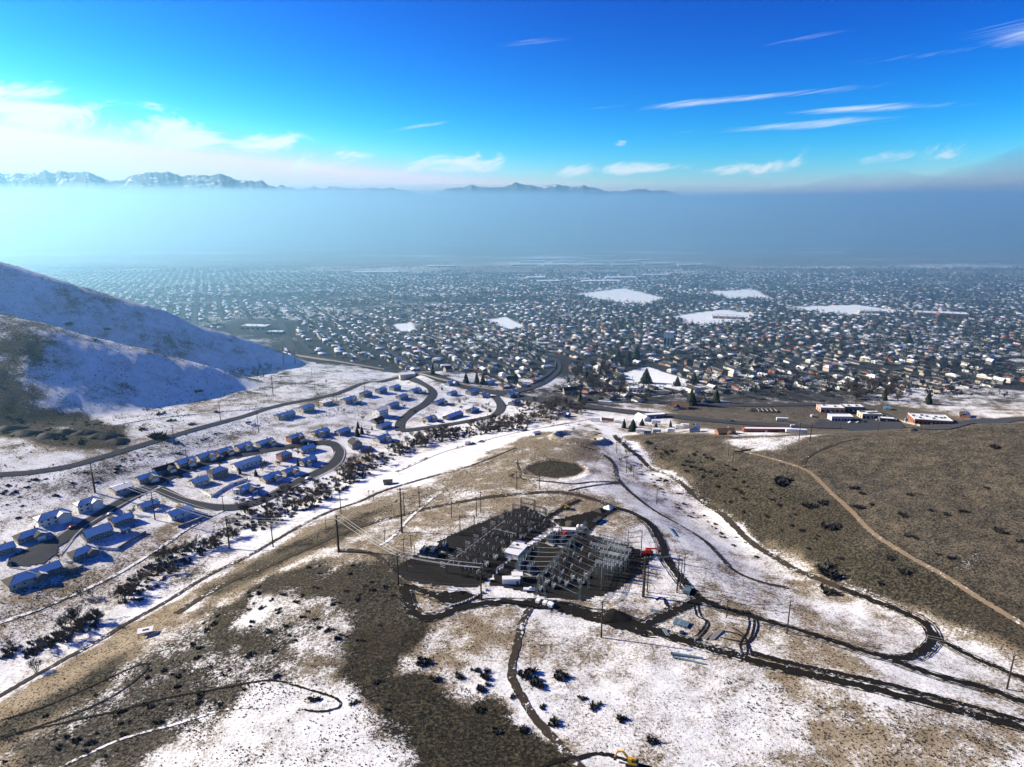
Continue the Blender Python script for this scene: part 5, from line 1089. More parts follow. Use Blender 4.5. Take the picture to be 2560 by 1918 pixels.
tufts('sagebrush', [(640,1400),(900,1290),(1130,1190),(1400,1080),(1520,1110),(1300,1230),(1000,1280),(800,1350)], 4500, .25, .5, 'sage', 'low sagebrush on the ridge flank', .25, 20)
tufts('sagebrush', [(-20,1500),(200,1440),(480,1310),(600,1290),(420,1420),(200,1540),(-20,1640)], 2200, .25, .5, 'sage', 'dry weeds on the snowy flat by the trail', .2, 20)
tufts('sagebrush', [(640,990),(740,900),(980,935),(850,975),(600,1035),(500,1050)], 1800, .4, .5, 'sage', 'sagebrush in the field under the hill', .2, 30)
# yard trees of the near neighbourhood and verge shrubs
YARD = [(560,1205),(590,1215),(640,1190),(655,1178),(700,1165),(690,1205),(745,1165),(760,1140),(730,1125),(790,1095),(820,1095),(840,1085),(870,1095),(880,1075),(920,1090),(930,1075),(905,1050),(985,1050),(1010,1020),(1040,1035),(1060,1060),(1090,1035),(1110,1050),(1150,1010),(1170,1000),(1215,1015),(1225,1030),(1105,975),(1060,985),(990,990),(860,1030),(900,1010),(330,1285),(350,1250),(200,1395),(150,1400),(420,1210),(600,1185),(970,1085),(1000,1095),(1030,1090),(1265,1020),(1300,1000),(1320,1015)]
for u, v in YARD:
    x, y, z = G(u, v); plant_tree(x, y, .4 + .4 * float(rng.random()), 'leafless yard tree among the houses of the left neighbourhood', 'yard trees of the left neighbourhood', 'bare' if rng.random() < .75 else 'con')
# ------------------------------------------------------------------ utility poles and wires
POLE_TOP = {}
def pole(key, u, v, hpx, lab, arms=2, wood=True, thick=1.0, arm_w=3.0, az_=None, name='utility_pole'):
    x, y, z = G(u, v); z = gz(x, y); zc = project(x, y, z)[2]; h = hpx * zc / FPX / math.cos(PITCH) * 1.04
    hd = az_ if az_ is not None else R(20); root = empty(name, (x, y, z), hd); tag(root, lab, 'pole', 'utility poles')
    pm = M['pole_wood' if wood else 'galv']; r = (.17 + .009 * h) * thick
    MB().cyl((0, 0, -.5), (0, 0, h), r, r * .6, 7).build('post', pm, root)
    pts = []
    for k in range(arms):
        za = h - .5 - k * 1.9; a = MB().box((0, -r * .9, za), (arm_w, .22, .26)).build('crossarm', pm, root)
        for s in (-1, -.35, .35, 1):
            if abs(s) < .9 and k > 0: continue
            MB().cyl((s * arm_w * .46, -r * .9, za + .13), (s * arm_w * .46, -r * .9, za + .55), .12, .07, 6).build('insulator', M['insulator'], a)
            q = rot2((s * arm_w * .46, -r * .9), hd); pts.append((x + q[0], y + q[1], z + za + .5))
    if arms == 0: MB().cyl((0, 0, h), (0, 0, h + .35), .1, .05, 6).build('pole_cap', M['insulator'], root); pts.append((x, y, z + h))
    POLE_TOP[key] = pts; return root
PO = [('P1',847,1381,94,'thick black pole carrying the fan of wires left of the substation',3,1.9,5.0),('P2',683,1368,70,'pole on the snow bank left of the thick wire pole',2,1.2,3.6),('P3',815,1319,35,'short pole beside the upper dirt road',1,.8,2.4),('P4',853,1288,60,'pole at the foot of the ridge behind the thick wire pole',1,1,2.6),('P5',1005,1332,112,'very tall pole on the ridge left of the substation',2,1.3,3.4),('P6',1011,1290,58,'pole just behind the very tall ridge pole',1,1,2.6),('P7',1049,1271,56,'third pole on the ridge behind the very tall one',1,1,2.6),('P8',1129,1293,49,'pole beside the fork of the ridge track',1,1,2.4),('P9',1191,1293,51,'left pole of the pair above the lattice towers',1,1,2.4),('P10',1202,1281,52,'right pole of the pair above the lattice towers',1,1,2.4),('P12',962,1357,33,'short pole on the tan slope left of the yard',1,.9,2.2),('P13',1010,1387,42,'pole with a crossarm at the left yard corner',1,1,2.6),('P14',1028,1374,39,'second pole with a crossarm at the left yard corner',1,1,2.6),('P15',1038,1409,47,'pole inside the left corner of the gravel yard',0,1,2),('P16',996,1461,81,'tall pole at the bend of the dirt road left of the yard',2,1.3,4.2),('P17',1017,1429,29,'short thick post at the left edge of the yard',0,1.2,2),('P18',1203,1499,88,'tall pole below the gravel yard',2,1.3,4.0),('P19',923,1251,25,'small pole on the far ridge foot',1,.9,2),('P20',934,1252,26,'small pole next to the other at the ridge foot',1,.9,2),
 ('L1',238,1232,71,'tall wire pole on the shaded slope above the street',3,1.9,6.0),('L2',388,1300,72,'tall wire pole on the cluttered lot',3,1.2,6.0),('L3',574,1372,83,'tall wire pole on the snow bank by the creek trees',3,1.4,6.0),('L4',560,1280,41,'pole below the bend of the loop street',1,1,2.6),('L5',436,1110,46,'pole beside the upper road at the big bush',2,1,2.6),('L6',466,1142,28,'pole behind the uphill row of houses',1,.9,2.4),('L7',552,1054,46,'pole on the hill side of the upper road',2,1,2.6),
 ('T1',683,989,48,'tall pole at the foot of the hill',2,1.2,3),('T2',710,915,42,'left pole of the pair at the tip of the hill',2,1.2,3),('T3',738,910,36,'right pole of the pair at the tip of the hill',2,1.2,3),('T4',787,976,23,'pole in the snowy field under the hill',1,1,2.4),('T6',912,978,28,'pole beside the upper road above the terraced yard',1,1,2.4),('T7',797,1020,36,'pole beside the cream flat roofed house',1,1,2.4),('T8',647,1082,51,'pole on the slope above the uphill row end',2,1,2.6),('T9',779,939,17,'small pole in the field near the highway',1,1,2),('T10',842,1002,18,'left of two thin poles by the upper road',1,.8,2),('T11',834,1002,17,'right neighbour of the two thin poles by the upper road',1,.8,2),('T12',1147,945,20,'pole beside the highway opposite the metal building',1,1,2.4),('T13',982,922,20,'pole beside the far bend of the highway',1,1,2.4),
 ('R1',1608,1492,104,'thickest black pole right of the substation',3,2.0,4.6),('R2',1618,1480,70,'thin pole just right of the thickest one',1,1,2.6),('R3',1692,1482,97,'tall thin pole beside the ring road bend',2,1,3),('R4',1701,1470,74,'middle pole of three beside the ring road bend',1,.9,2.6),('R5',1708,1460,80,'right pole of three beside the ring road bend',2,.9,2.8),('R6',1503,1594,97,'tall brown pole at the top of the white field',1,1.2,2.6),('R7',1816,1545,48,'pole inside the storage field',1,.9,2.2),('R8',1967,1584,88,'leaning pole beside the black road at the right',2,1.1,2.6),('R9',2517,1723,95,'pole near the right edge between two black roads',2,1.2,2.6),('R10',1292,1223,45,'left pole in front of the round dark pad',1,.9,2.4),('R11',1348,1223,44,'right pole in front of the round dark pad',1,.9,2.4),('R13',1566,1183,43,'pole beside the shaded gully',1,.9,2.4),('R14',1584,1194,32,'shorter pole beside the shaded gully',1,.9,2.4),('R15',1541,1133,29,'pole near the ring shaped bank',1,.9,2.4),('R16',1641,1261,38,'pole on the snowy strip right of the ring road',1,.8,2),('R17',1832,1154,38,'pole at the end of a short pipe on the hill flank',1,.9,2.4),('R18',1821,1139,29,'shorter pole on the hill flank',1,.9,2.4),('R19',1997,1101,49,'left pole of the pair at the hill crest',2,1,2.8),('R20',2025,1104,48,'right pole of the pair at the hill crest',2,1,2.8),('R21',2195,1078,24,'pole beside the highway before the shops',1,1,2.6),('R22',2100,1072,18,'pole by the service station kerb',1,1,2.4)]
AZW = {'L1': R(25), 'L2': R(30), 'L3': R(50), 'P1': R(60), 'P16': R(60), 'P18': R(75), 'P2': R(70)}
for k, u, v, h, lab, arms, th, aw in PO: pole(k, u, v, h, lab, arms, True, th, aw, AZW.get(k))
pole('S1', 1503, 1475, 72, 'pale steel pole at the right corner of the gravel yard', 1, False, 1.0, 3.0)
def wire(pts, sag, lab, grp, r=.06, name='overhead_wire'):
    mb = MB(); prev = None
    for a, b in zip(pts[:-1], pts[1:]):
        a = Vector(a); b = Vector(b); n = 10; L = (b - a).length
        for i in range(n + 1):
            t = i / n; p = a.lerp(b, t); p.z -= sag * L * .01 * 4 * t * (1 - t)
            if prev is not None and (p - prev).length > .05: mb.bar(prev, p, r * 2)
            prev = p
    o = mb.build(name, M['wire']); tag(o, lab, 'wire', grp); return o
for k in (0, 1, 3, 4, 5):
    q = [POLE_TOP[n_][k] for n_ in ('L1', 'L2', 'L3') if k < len(POLE_TOP[n_])]
    if len(q) == 3: wire(q, 2.2, 'pale overhead wire crossing the left street from pole to pole', 'wires over the left street')
for k in (0, 3, 4, 5):
    if k < len(POLE_TOP['L3']) and k < len(POLE_TOP['P2']) : wire([POLE_TOP['L3'][k], POLE_TOP['P2'][k], POLE_TOP['P1'][k]], 2.0, 'pale overhead wire from the creek bank to the thick pole', 'wires over the creek bank')
for k in (0, 3, 5):
    wire([POLE_TOP['P1'][k], POLE_TOP['P16'][k], POLE_TOP['P18'][k]], 2.0, 'pale overhead wire running past the left edge of the gravel yard', 'wires along the left yard')
for a, b in (('R1', 'R3'), ('R3', 'R8'), ('R8', 'R9'), ('L5', 'L7'), ('L7', 'T1'), ('T1', 'T2')):
    for k in range(2): wire([POLE_TOP[a][min(k * 3, len(POLE_TOP[a]) - 1)], POLE_TOP[b][min(k * 3, len(POLE_TOP[b]) - 1)]], 2.0, 'thin overhead wire strung between two poles', 'single spans of wire', r=.025)

# ------------------------------------------------------------------ the substation
SO = np.array(G(1280, 1400)[:2]); _a = GL([(1160, 1450), (1330, 1285)]); S1 = _a[1] - _a[0]; S1 /= np.hypot(*S1); SH = math.atan2(S1[1], S1[0])
def sroot(name, u, v, lab, cat, rz=0.0, grp=None):
    x, y, z = G(u, v); root = empty(name, (x, y, gz(x, y)), SH + rz); tag(root, lab, cat, grp); return root
def lattice(mb, p, q, w, n, t=.1, taper=1.0):
    t *= .72
    """square lattice member from p to q"""
    p = Vector(p); q = Vector(q); d = (q - p).normalized(); up = Vector((0, 0, 1)) if abs(d.z) < .9 else Vector((1, 0, 0)); a = d.cross(up).normalized(); b = a.cross(d)
    C4 = [(-1, -1), (1, -1), (1, 1), (-1, 1)]
    def cor(t_, i): k = w / 2 * (1 + (taper - 1) * t_); return p.lerp(q, t_) + a * (C4[i][0] * k) + b * (C4[i][1] * k)
    for i in range(4): mb.bar(cor(0, i), cor(1, i), t)
    for s in range(n):
        t0, t1 = s / n, (s + 1) / n
        for i in range(4):
            j = (i + 1) % 4; mb.bar(cor(t0, i) if s % 2 else cor(t0, j), cor(t1, j) if s % 2 else cor(t1, i), t * .7)
def insul(root, x, y, z0, z1, name='insulator'):
    m = MB().cyl((x, y, z0), (x, y, z1), .11, .09, 6)
    for k in range(4): zz_ = z0 + (k + .5) * (z1 - z0) / 4; m.cyl((x, y, zz_ - .05), (x, y, zz_ + .05), .2, .2, 6)
    return m.build(name, M['insulator'], root)
# left yard: rows of dark bus frames with pale jumpers and switch blades
def bus_frame(u, v, lab, w=9.0, h=8.5, jump=True):
    root = sroot('steel_portal', u, v, lab, 'steel frame', 0, 'dark bus frames of the left yard')
    for s in (-1, 1):
        m = MB(); lattice(m, (0, s * w / 2, 0), (0, s * w / 2, h), .7, 7, .13); m.build('column', M['steel_dark'], root)
    m = MB(); lattice(m, (0, -w / 2, h), (0, w / 2, h), .7, 7, .13); m.build('beam', M['steel_dark'], root)
    m = MB(); lattice(m, (0, -w / 2, h * .62), (0, w / 2, h * .62), .5, 7, .1); m.build('lower_beam', M['steel_dark'], root)
    for k in (-.3, 0, .3):
        insul(root, 0, k * w, h - 1.9, h - .4)
        if jump: MB().bar((0, k * w, h - 1.9), (-.5, k * w, h - 1.9), .06).build('clamp', M['bus_alu'], root)
    if jump:
        for k in range(4): MB().bar((-.1, w / 2 + .2, h * .35 + k * .9), (.1, w / 2 + 3.6, h * .35 + k * .9), .11).build('jumper', M['bus_alu'], root)
    return root
NR_ = 10
for k in range(NR_):
    t = k / (NR_ - 1); bus_frame(1135 + t * 185, 1438 - t * 158, 'dark bus frame in the left row of the yard, number %s from the front' % ['one', 'two', 'three', 'four', 'five', 'six', 'seven', 'eight', 'nine', 'ten'][k])
for k in range(NR_):
    t = k / (NR_ - 1); bus_frame(1172 + t * 178, 1446 - t * 150, 'dark bus frame in the right row of the left yard, number %s from the front' % ['one', 'two', 'three', 'four', 'five', 'six', 'seven', 'eight', 'nine', 'ten'][k], 7.5, 7, False)
def switch(u, v, lab, grp):
    root = sroot('disconnect_switch', u, v, lab, 'switch', 0, grp); MB().box((0, 0, 1.5), (2.6, .3, .25)).build('base_beam', M['steel_dark'], root)
    for s in (-1, 1): MB().box((s * 1.1, 0, .7), (.25, .25, 1.5)).build('leg', M['steel_dark'], root); insul(root, s * 1.1, 0, 1.62, 3.0)
    MB().bar((-1.5, 0, 3.1), (1.5, 0, 3.1), .2, .16).build('blade', M['bus_alu'], root); return root
for r_, (u0, v0, u1, v1, n) in enumerate([(1140,1408,1322,1285,9),(1150,1420,1335,1293,9),(1165,1428,1348,1302,9),(1195,1440,1360,1312,8)]):
    for k in range(n): t = k / (n - 1); switch(u0 + (u1 - u0) * t, v0 + (v1 - v0) * t, 'pale switch blade on posts in the left yard, line %s from the left' % ['first', 'second', 'third', 'fourth'][r_], 'switches of the left yard, line %d' % (r_ + 1))
def busbar(pts, h, lab):
    P = [(*p, gz(*p) + h) for p in GL(pts)]; x, y, z = P[0]; root = empty('busbar', (x, y, z - h)); tag(root, lab, 'busbar', 'tubular busbars')
    L = [(a - x, b - y, c - z + h) for a, b, c in P]
    for a, b in zip(L[:-1], L[1:]): MB().bar(a, b, .2).build('tube', M['bus_alu'], root)
    for a in L: MB().cyl((a[0], a[1], a[2] - h), (a[0], a[1], a[2] - 1.3), .12, .12, 6).build('post', M['galv'], root); insul(root, a[0], a[1], a[2] - 1.3, a[2] - .1)
busbar([(1117,1432),(1180,1384),(1240,1338),(1262,1322)], 5, 'long pale tube bus running through the left yard')
busbar([(1238,1340),(1262,1347),(1290,1353)], 4.5, 'short pale tube bus towards the control building')
busbar([(1243,1430),(1275,1410),(1290,1395)], 2.4, 'low pale pipe bent beside the control building')
def transformer(u, v, lab, rz=0.0, s=1.0, tank='tank_blue'):
    root = sroot('transformer', u, v, lab, 'transformer', rz); root.scale = (s, s, s)
    MB().box((0, 0, .2), (6.4, 4.4, .5)).build('plinth', M['concrete'], root); MB().box((0, 0, 2.2), (4.6, 2.4, 3.4)).build('tank', M[tank], root)
    for sd in (-1, 1):
        for k in range(5): MB().box((-1.8 + k * .9, sd * 1.75, 2.1), (.14, 1.0, 2.6)).build('radiator_fin', M[tank], root)
    MB().cyl((-1.9, .6, 4.7), (1.6, .6, 4.7), .42, .42, 10).build('conservator', M['galv'], root)
    for k in (-1.3, 0, 1.3): m = MB().cyl((k, -.5, 3.85), (k * 1.25, -.9, 5.9), .18, .1, 7).build('bushing', M['insulator'], root); MB().cyl((k * 1.25, -.9, 5.9), (k * 1.28, -.93, 6.3), .06, .06, 6).build('terminal', M['bus_alu'], m)
    MB().box((2.7, 0, 1.4), (.7, 1.4, 1.8)).build('control_cabinet', M['white_paint'], root); return root
transformer(1062, 1388, 'dark transformer with a white cabinet at the left of the yard', R(10)); transformer(1084, 1391, 'second dark transformer beside the one with a white cabinet', R(10)); transformer(1112, 1376, 'transformer with a snowy top behind the first pair', R(30), .9)
transformer(1385, 1357, 'large blue black transformer behind the white roofed building', R(-20), 1.25); transformer(1407, 1362, 'smaller blue transformer right of the large one', R(-20), .95)
transformer(1305, 1425, 'large transformer with pale bushings before the control building', R(-15), 1.2); transformer(1328, 1432, 'second transformer with a white roof plate beside the sheds', R(-15), 1.0)
# lattice dead-end towers and gantries
def aframe_pair(u, v, lab, w=9, h=12, rz=0, matn='steel_dark', spire=4):
    root = sroot('lattice_tower', u, v, lab, 'tower', rz)
    for s in (-1, 1):
        m = MB()
        for q in (-1, 1): lattice(m, (q * 1.6, s * w / 2, 0), (q * .25, s * w / 2, h), .6, 8, .12, .7)
        for k in range(3): m.bar((-1.5 + k * .45, s * w / 2, 1 + k * 3.2), (1.5 - k * .45, s * w / 2, 1 + k * 3.2), .12)
        m.build('a_frame_leg', M[matn], root); MB().bar((0, s * w / 2, h), (0, s * w / 2, h + spire), .16, .16, .05).build('spire', M[matn], root)
    m = MB(); lattice(m, (0, -w / 2, h - .4), (0, w / 2, h - .4), .8, 8, .11); m.build('beam', M[matn], root)
    for k in (-.3, 0, .3): insul(root, 0, k * w, h - 2.3, h - .8)
    return root
aframe_pair(1168, 1334, 'pair of dark lattice towers with a beam at the back of the left yard', 8, 11, R(30))
aframe_pair(1390, 1350, 'dark pointed lattice tower behind the blue black transformer', 6, 11, R(60), 'steel_dark', 5)
root = sroot('lattice_gantry', 1400, 1440, 'tall green grey lattice gantry standing in the middle of the right yard', 'gantry')
GLN = 62; GH = 13
for k, xx in enumerate((-24, -5, 16, 36)):
    m = MB()
    for s in (-1, 1): lattice(m, (xx, s * 3.0, 0), (xx, s * .5, GH), .8, 9, .13, .6)
    for q in range(4): m.bar((xx, -2.7 + q * .6, 1 + q * 3), (xx, 2.7 - q * .6, 1 + q * 3), .12)
    m.build('a_frame_leg', M['galv'], root); MB().bar((xx, 0, GH), (xx, 0, GH + 3.5), .18, .18, .05).build('spire', M['galv'], root)
for a, b in ((-24, -5), (-5, 16), (16, 36)):
    m = MB(); lattice(m, (a, 0, GH), (b, 0, GH), 1.1, 12, .13); m.build('beam', M['galv'], root)
for k in range(12): insul(root, -22 + k * 5, .1, GH - 2.4, GH - .6)
for k, (u, v, lab) in enumerate([(1330,1405,'low green grey gantry left of the tall one'), (1478,1462,'low green grey gantry right of the tall one')]):
    r2 = sroot('bus_gantry', u, v, lab, 'gantry'); 
    for xx in (-16, -4, 8, 20):
        m = MB(); lattice(m, (xx, 0, 0), (xx, 0, 8.5), .8, 7, .12); m.build('column', M['galv'], r2)
    for a in (-16, -4, 8): m = MB(); lattice(m, (a, 0, 8.5), (a + 12, 0, 8.5), .8, 9, .11); m.build('beam', M['galv'], r2)
    for q in range(9): insul(r2, -15 + q * 4.2, 0, 6.6, 8.0)
# strain wires across the right yard
o0 = Vector(root.location); ux = Vector((math.cos(SH), math.sin(SH), 0)); uy = Vector((-math.sin(SH), math.cos(SH), 0))
for k in range(12):
    p = o0 + ux * (-22 + k * 5)
    wire([p + uy * 17 + Vector((0, 0, 8)), p + Vector((0, 0, GH - 1.2)), p - uy * 17 + Vector((0, 0, 7.2))], 2.5, 'pale strain wire crossing the right yard below the gantry', 'strain wires of the right yard', .035)
# switch racks on the right: dense upright posts
def rack(u, v, lab, n=5, h=6.5):
    r3 = sroot('switch_rack', u, v, lab, 'rack', R(90), 'switch racks of the right yard')
    for k in range(n):
        xx = (k - (n - 1) / 2) * 2.0
        for s in (-1, 1): MB().box((xx, s * 1.3, h / 2), (.17, .17, h)).build('column', M['galv'], r3)
        insul(r3, xx, -1.3, h + .1, h + 1.9); insul(r3, xx, 1.3, h + .1, h + 1.7)
    for s in (-1, 1): MB().box((0, s * 1.3, h + .02), (n * 2.0, .3, .3)).build('beam', M['galv'], r3); MB().box((0, s * 1.3, h * .55), (n * 2.0, .2, .2)).build('tie', M['galv'], r3)
    for k in range(3): MB().bar((-n, -1.0 + k, h + 2.0), (n, -1.0 + k, h + 2.0), .12).build('bus_tube', M['bus_alu'], r3)
for k, (u, v) in enumerate([(1528,1388),(1540,1402),(1522,1420),(1544,1424),(1530,1440),(1550,1384),(1510,1446),(1553,1408),(1500,1400),(1516,1372)]): rack(u, v, 'upright switch rack with insulators in the crowded right corner of the yard')
for k in range(14):
    t = k % 7; s = k // 7; switch(1345 + t * 22 + s * 18, 1452 - t * 14 + s * 16, 'pale switch blade on posts under the tall gantry', 'switches under the gantry')
def breaker(u, v, lab, grp):
    r4 = sroot('circuit_breaker', u, v, lab, 'breaker', 0, grp); MB().box((0, 0, 1.0), (2.4, 1.2, .9)).build('tank', M['galv'], r4)
    for s in (-1, 1): MB().box((s * .9, 0, .3), (.2, 1.0, .7)).build('leg', M['steel_dark'], r4)
    for a in (-.7, 0, .7):
        for b in (-1, 1): MB().cyl((a, b * .3, 1.45), (a, b * .9, 3.2), .14, .09, 6).build('bushing', M['insulator'], r4)
    MB().box((1.5, 0, 1.0), (.6, 1.0, 1.4)).build('cabinet', M['white_paint'], r4)
for k in range(8): breaker(1352 + k * 16, 1478 - (k % 2) * 12 - k * 3, 'squat breaker with splayed bushings along the front of the right yard', 'breakers of the right yard')
for k in range(6): breaker(1215 + k * 22, 1416 - k * 17, 'squat breaker with splayed bushings beside the left bus rows', 'breakers of the left yard')
# paired steel H-frame right of the yard
for (u, v, k) in ((1585, 1390, 0),):
    r5 = sroot('h_frame', u, v, 'pale two legged H frame with diagonal braces behind the yard', 'tower', R(-75)); w, h = 7.0, 15.0
    for s in (-1, 1): MB().cyl((s * w / 2, 0, -.4), (s * w / 2, 0, h), .28, .18, 8).build('leg', M['galv'], r5)
    for z0 in (h * .45, h * .66, h * .86): MB().bar((-w / 2, 0, z0), (w / 2, 0, z0 + 1.8), .2).build('brace', M['galv'], r5)
# control building, sheds, trailer
r6 = sroot('control_building', 1290, 1386, 'white roofed control building between the two gravel yards', 'building')
r6.scale = (.78, .78, .78); MB().box((0, 0, 1.9), (15, 10, 4.4)).build('wall', M['siding_white'], r6); MB().box((0, 0, 4.28), (15.8, 10.8, .36)).build('roof', M['white_paint'], r6); MB().box((9.4, 1.6, 1.6), (4.2, 6.0, 3.8)).build('annex', M['siding_white'], r6); MB().box((9.5, 1.6, 3.62), (4.8, 6.6, .26)).build('annex_roof', M['white_paint'], r6)
MB().box((2, -5.06, 1.1), (1.2, .14, 2.2)).build('door', M['steel_dark'], r6); MB().box((4.6, 1.4, 4.72), (2.0, 1.2, .5)).build('roof_hatch', M['steel_dark'], r6)
for k in (-5, -1.5, 5.5): MB().box((k, -5.05, 2.2), (1.4, .12, 1.0)).build('window', M['glass'], r6)
def cabin(u, v, lab, L, W, h, rz, wall='siding_white', name='shed', wins=1):
    r7 = sroot(name, u, v, lab, name.split('_')[-1], rz); MB().box((0, 0, h / 2 + .1), (L, W, h)).build('wall', M[wall], r7); MB().box((0, 0, h + .2), (L + .3, W + .3, .2)).build('roof', M['white_paint'], r7)
    for k in range(wins): MB().box((-L / 2 + (k + .5) * L / max(wins, 1), -W / 2 - .05, h * .6), (1.2, .12, .7)).build('window', M['glass'], r7)
    MB().box((L * .35, -W / 2 - .05, 1.0), (.9, .12, 1.9)).build('door', M['steel_dark'], r7); return r7
cabin(1293, 1450, 'grey walled shed with one window behind the white trailer', 5.2, 3.6, 3.2, R(-62), 'siding_tan'); cabin(1278, 1458, 'long white trailer beside the grey shed at the yard front', 8.5, 3.0, 2.8, R(-62), 'siding_white', 'office_trailer', 0)
cabin(1421, 1334, 'white box container at the back of the right yard', 8, 2.8, 2.8, R(-70), 'siding_white', 'storage_container', 0); cabin(1090, 1372, 'small dark kiosk with a white roof behind the transformers', 3, 2, 2.4, R(15), 'siding_slate')
for u, lab in ((1446, 'left of two white round tanks behind the right yard'), (1455, 'right of two white round tanks behind the right yard')):
    r8 = sroot('storage_tank', u, 1322, lab, 'tank'); m = MB()
    for k in range(6):
        a0, a1 = -math.pi / 2 + math.pi * k / 6, -math.pi / 2 + math.pi * (k + 1) / 6; m.cyl((0, 0, 1.5 + 1.15 * math.sin(a0)), (0, 0, 1.5 + 1.15 * math.sin(a1)), max(.02, 1.15 * math.cos(a0)), max(.02, 1.15 * math.cos(a1)), 12, caps=False)
    m.build('vessel', M['white_paint'], r8, smooth=True); MB().box((0, 0, .2), (1.4, 1.4, .5)).build('saddle', M['concrete'], r8)
# fences
def fence(pts, lab, h=2.0, step=3.0, m='galv', rails=2, wid=.08, name='chain_link_fence'):
    Q = resample(GL(pts), step); z = GV(Q[:, 0], Q[:, 1]); root = empty(name, (Q[0][0], Q[0][1], z[0])); tag(root, lab, 'fence')
    L = [(q[0] - Q[0][0], q[1] - Q[0][1], zz_ - z[0]) for q, zz_ in zip(Q, z)]
    pm = MB().box((0, 0, h / 2 - .1), (wid, wid, h + .2)).mesh('post'); pm.materials.append(M[m])
    for a in L: mobj('post', pm, None, root, a)
    for k in range(rails):
        mb = MB(); zz_ = h * (k + 1) / rails - .05
        for a, b in zip(L[:-1], L[1:]): mb.bar((a[0], a[1], a[2] + zz_), (b[0], b[1], b[2] + zz_), wid * .7)
        mb.build('rail', M[m], root)
    return root
fence([(1300,1464),(1360,1480),(1420,1492),(1480,1505),(1530,1502)], 'wire fence along the front of the right yard', 2.2, 3.5); fence([(985,1424),(1080,1364),(1160,1325),(1240,1293),(1310,1268)], 'wire fence along the back of the left yard', 2.2, 3.5); fence([(1012,1452),(1080,1466),(1190,1472),(1225,1455)], 'wire fence along the front of the left yard', 2.2, 3.5)
fence([(1440,1328),(1500,1345),(1570,1366),(1640,1390)], 'wire fence along the back of the right yard', 2.2, 3.5)
def board_fence(pts, lab, m='trim', h=1.6):
    """solid fence: each panel its own piece"""
    Q = resample(GL(pts), 2.4); z = GV(Q[:, 0], Q[:, 1]); root = empty('garden_fence', (Q[0][0], Q[0][1], z[0])); tag(root, lab, 'fence')
    for i in range(len(Q) - 1):
        a, b = Q[i], Q[i + 1]; L = math.hypot(*(b - a)); an = math.atan2(b[1] - a[1], b[0] - a[0]); mb = MB().box((0, 0, h / 2), (L - .06, .08, h)); c = (a + b) / 2
        mb.build('fence_panel', M[m], root, (c[0] - Q[0][0], c[1] - Q[0][1], (z[i] + z[i + 1]) / 2 - z[0]), an)
board_fence([(205,1366),(240,1372),(290,1376),(298,1372)], 'pale fence below the slate house yard'); board_fence([(298,1372),(330,1352),(366,1332)], 'grey fence along the trail side of the slate house yard', 'siding_grey'); board_fence([(462,1218),(500,1228),(528,1244)], 'white fence before the corner house'); board_fence([(530,1244),(570,1218),(620,1200)], 'white fence climbing between the loop houses'); board_fence([(445,1320),(500,1300),(520,1288)], 'grey fence beside the half bare brown roof', 'siding_grey')
board_fence([(140,1430),(180,1428),(210,1418)], 'thin fence below the cul-de-sac', 'siding_grey'); board_fence([(740,890),(860,909),(960,926)], 'long pale wall along the far side of the highway', 'siding_tan', 2.4); board_fence([(1020,938),(1130,957),(1240,978)], 'long pale wall right of the metal building along the highway', 'siding_tan', 2.4); board_fence([(1330,962),(1362,946),(1388,922),(1388,905)], 'curved pale wall outside the bend of the side street', 'siding_blue', 2.0)
board_fence([(2150,1020),(2230,1048),(2300,1066)], 'pale wall beside the corner street', 'siding_tan', 1.8)
# ------------------------------------------------------------------ vehicles and loose things
def car(u, v, lab, colour, az_, kind='car', s=1.0):
    x, y, z = G(u, v); root = empty({'car': 'car', 'pickup': 'pickup_truck', 'van': 'van'}[kind], (x, y, gz(x, y) + .35), az_, s); tag(root, lab, {'car': 'car', 'pickup': 'pickup', 'van': 'van'}[kind])
    m = M[colour]; L = {'car': 4.5, 'pickup': 5.6, 'van': 5.2}[kind]; b = MB()
    prof = {'car': [(-.5, .35), (-.5, .85), (-.44, .95), (-.26, 1.0), (-.16, 1.45), (.18, 1.47), (.30, 1.0), (.47, .88), (.5, .7), (.5, .35)],
            'pickup': [(-.5, .45), (-.5, 1.05), (-.02, 1.05), (.0, 1.75), (.2, 1.75), (.30, 1.12), (.48, 1.05), (.5, .8), (.5, .45)],
            'van': [(-.5, .4), (-.5, 1.9), (-.46, 2.0), (.30, 2.0), (.44, 1.1), (.5, .95), (.5, .4)]}[kind]
    n = len(prof); vs = []
    for sd in (-1, 1):
        for px_, pz in prof: w = .92 if pz < 1.06 else .76; vs.append((px_ * L, sd * w, pz))
    b.add(vs, [tuple(range(n)), tuple(range(2 * n - 1, n - 1, -1))] + [(i, i + n, (i + 1) % n + n, (i + 1) % n) for i in range(n)]); b.build('body', m, root)
    gx = {'car': (.0, 1.22, 2.0), 'pickup': (.1 * L, 1.42, 1.1), 'van': (.33 * L, 1.6, 1.2)}[kind]
    for sd in (-1, 1): MB().box((gx[0], sd * .84, gx[1]), (gx[2], .1, .34)).build('side_window', M['glass'], root)
    MB().box((L * .245, 0, 1.22 if kind == 'car' else 1.42), (.22, 1.4, .36)).build('windscreen', M['glass'], root)
    for a in (-.31, .31):
        for sd in (-1, 1): w_ = MB().cyl((a * L, sd * .72, .33), (a * L, sd * .96, .33), .34, .34, 10).build('wheel', M['tyre'], root); MB().cyl((a * L, sd * .9, .33), (a * L, sd * .98, .33), .19, .19, 8).build('rim', M['galv'], w_)
    for sd in (-1, 1): MB().box((L * .5, sd * .6, .72), (.08, .34, .18)).build('headlight', M['white_paint'], root)
    return root
RD = HD
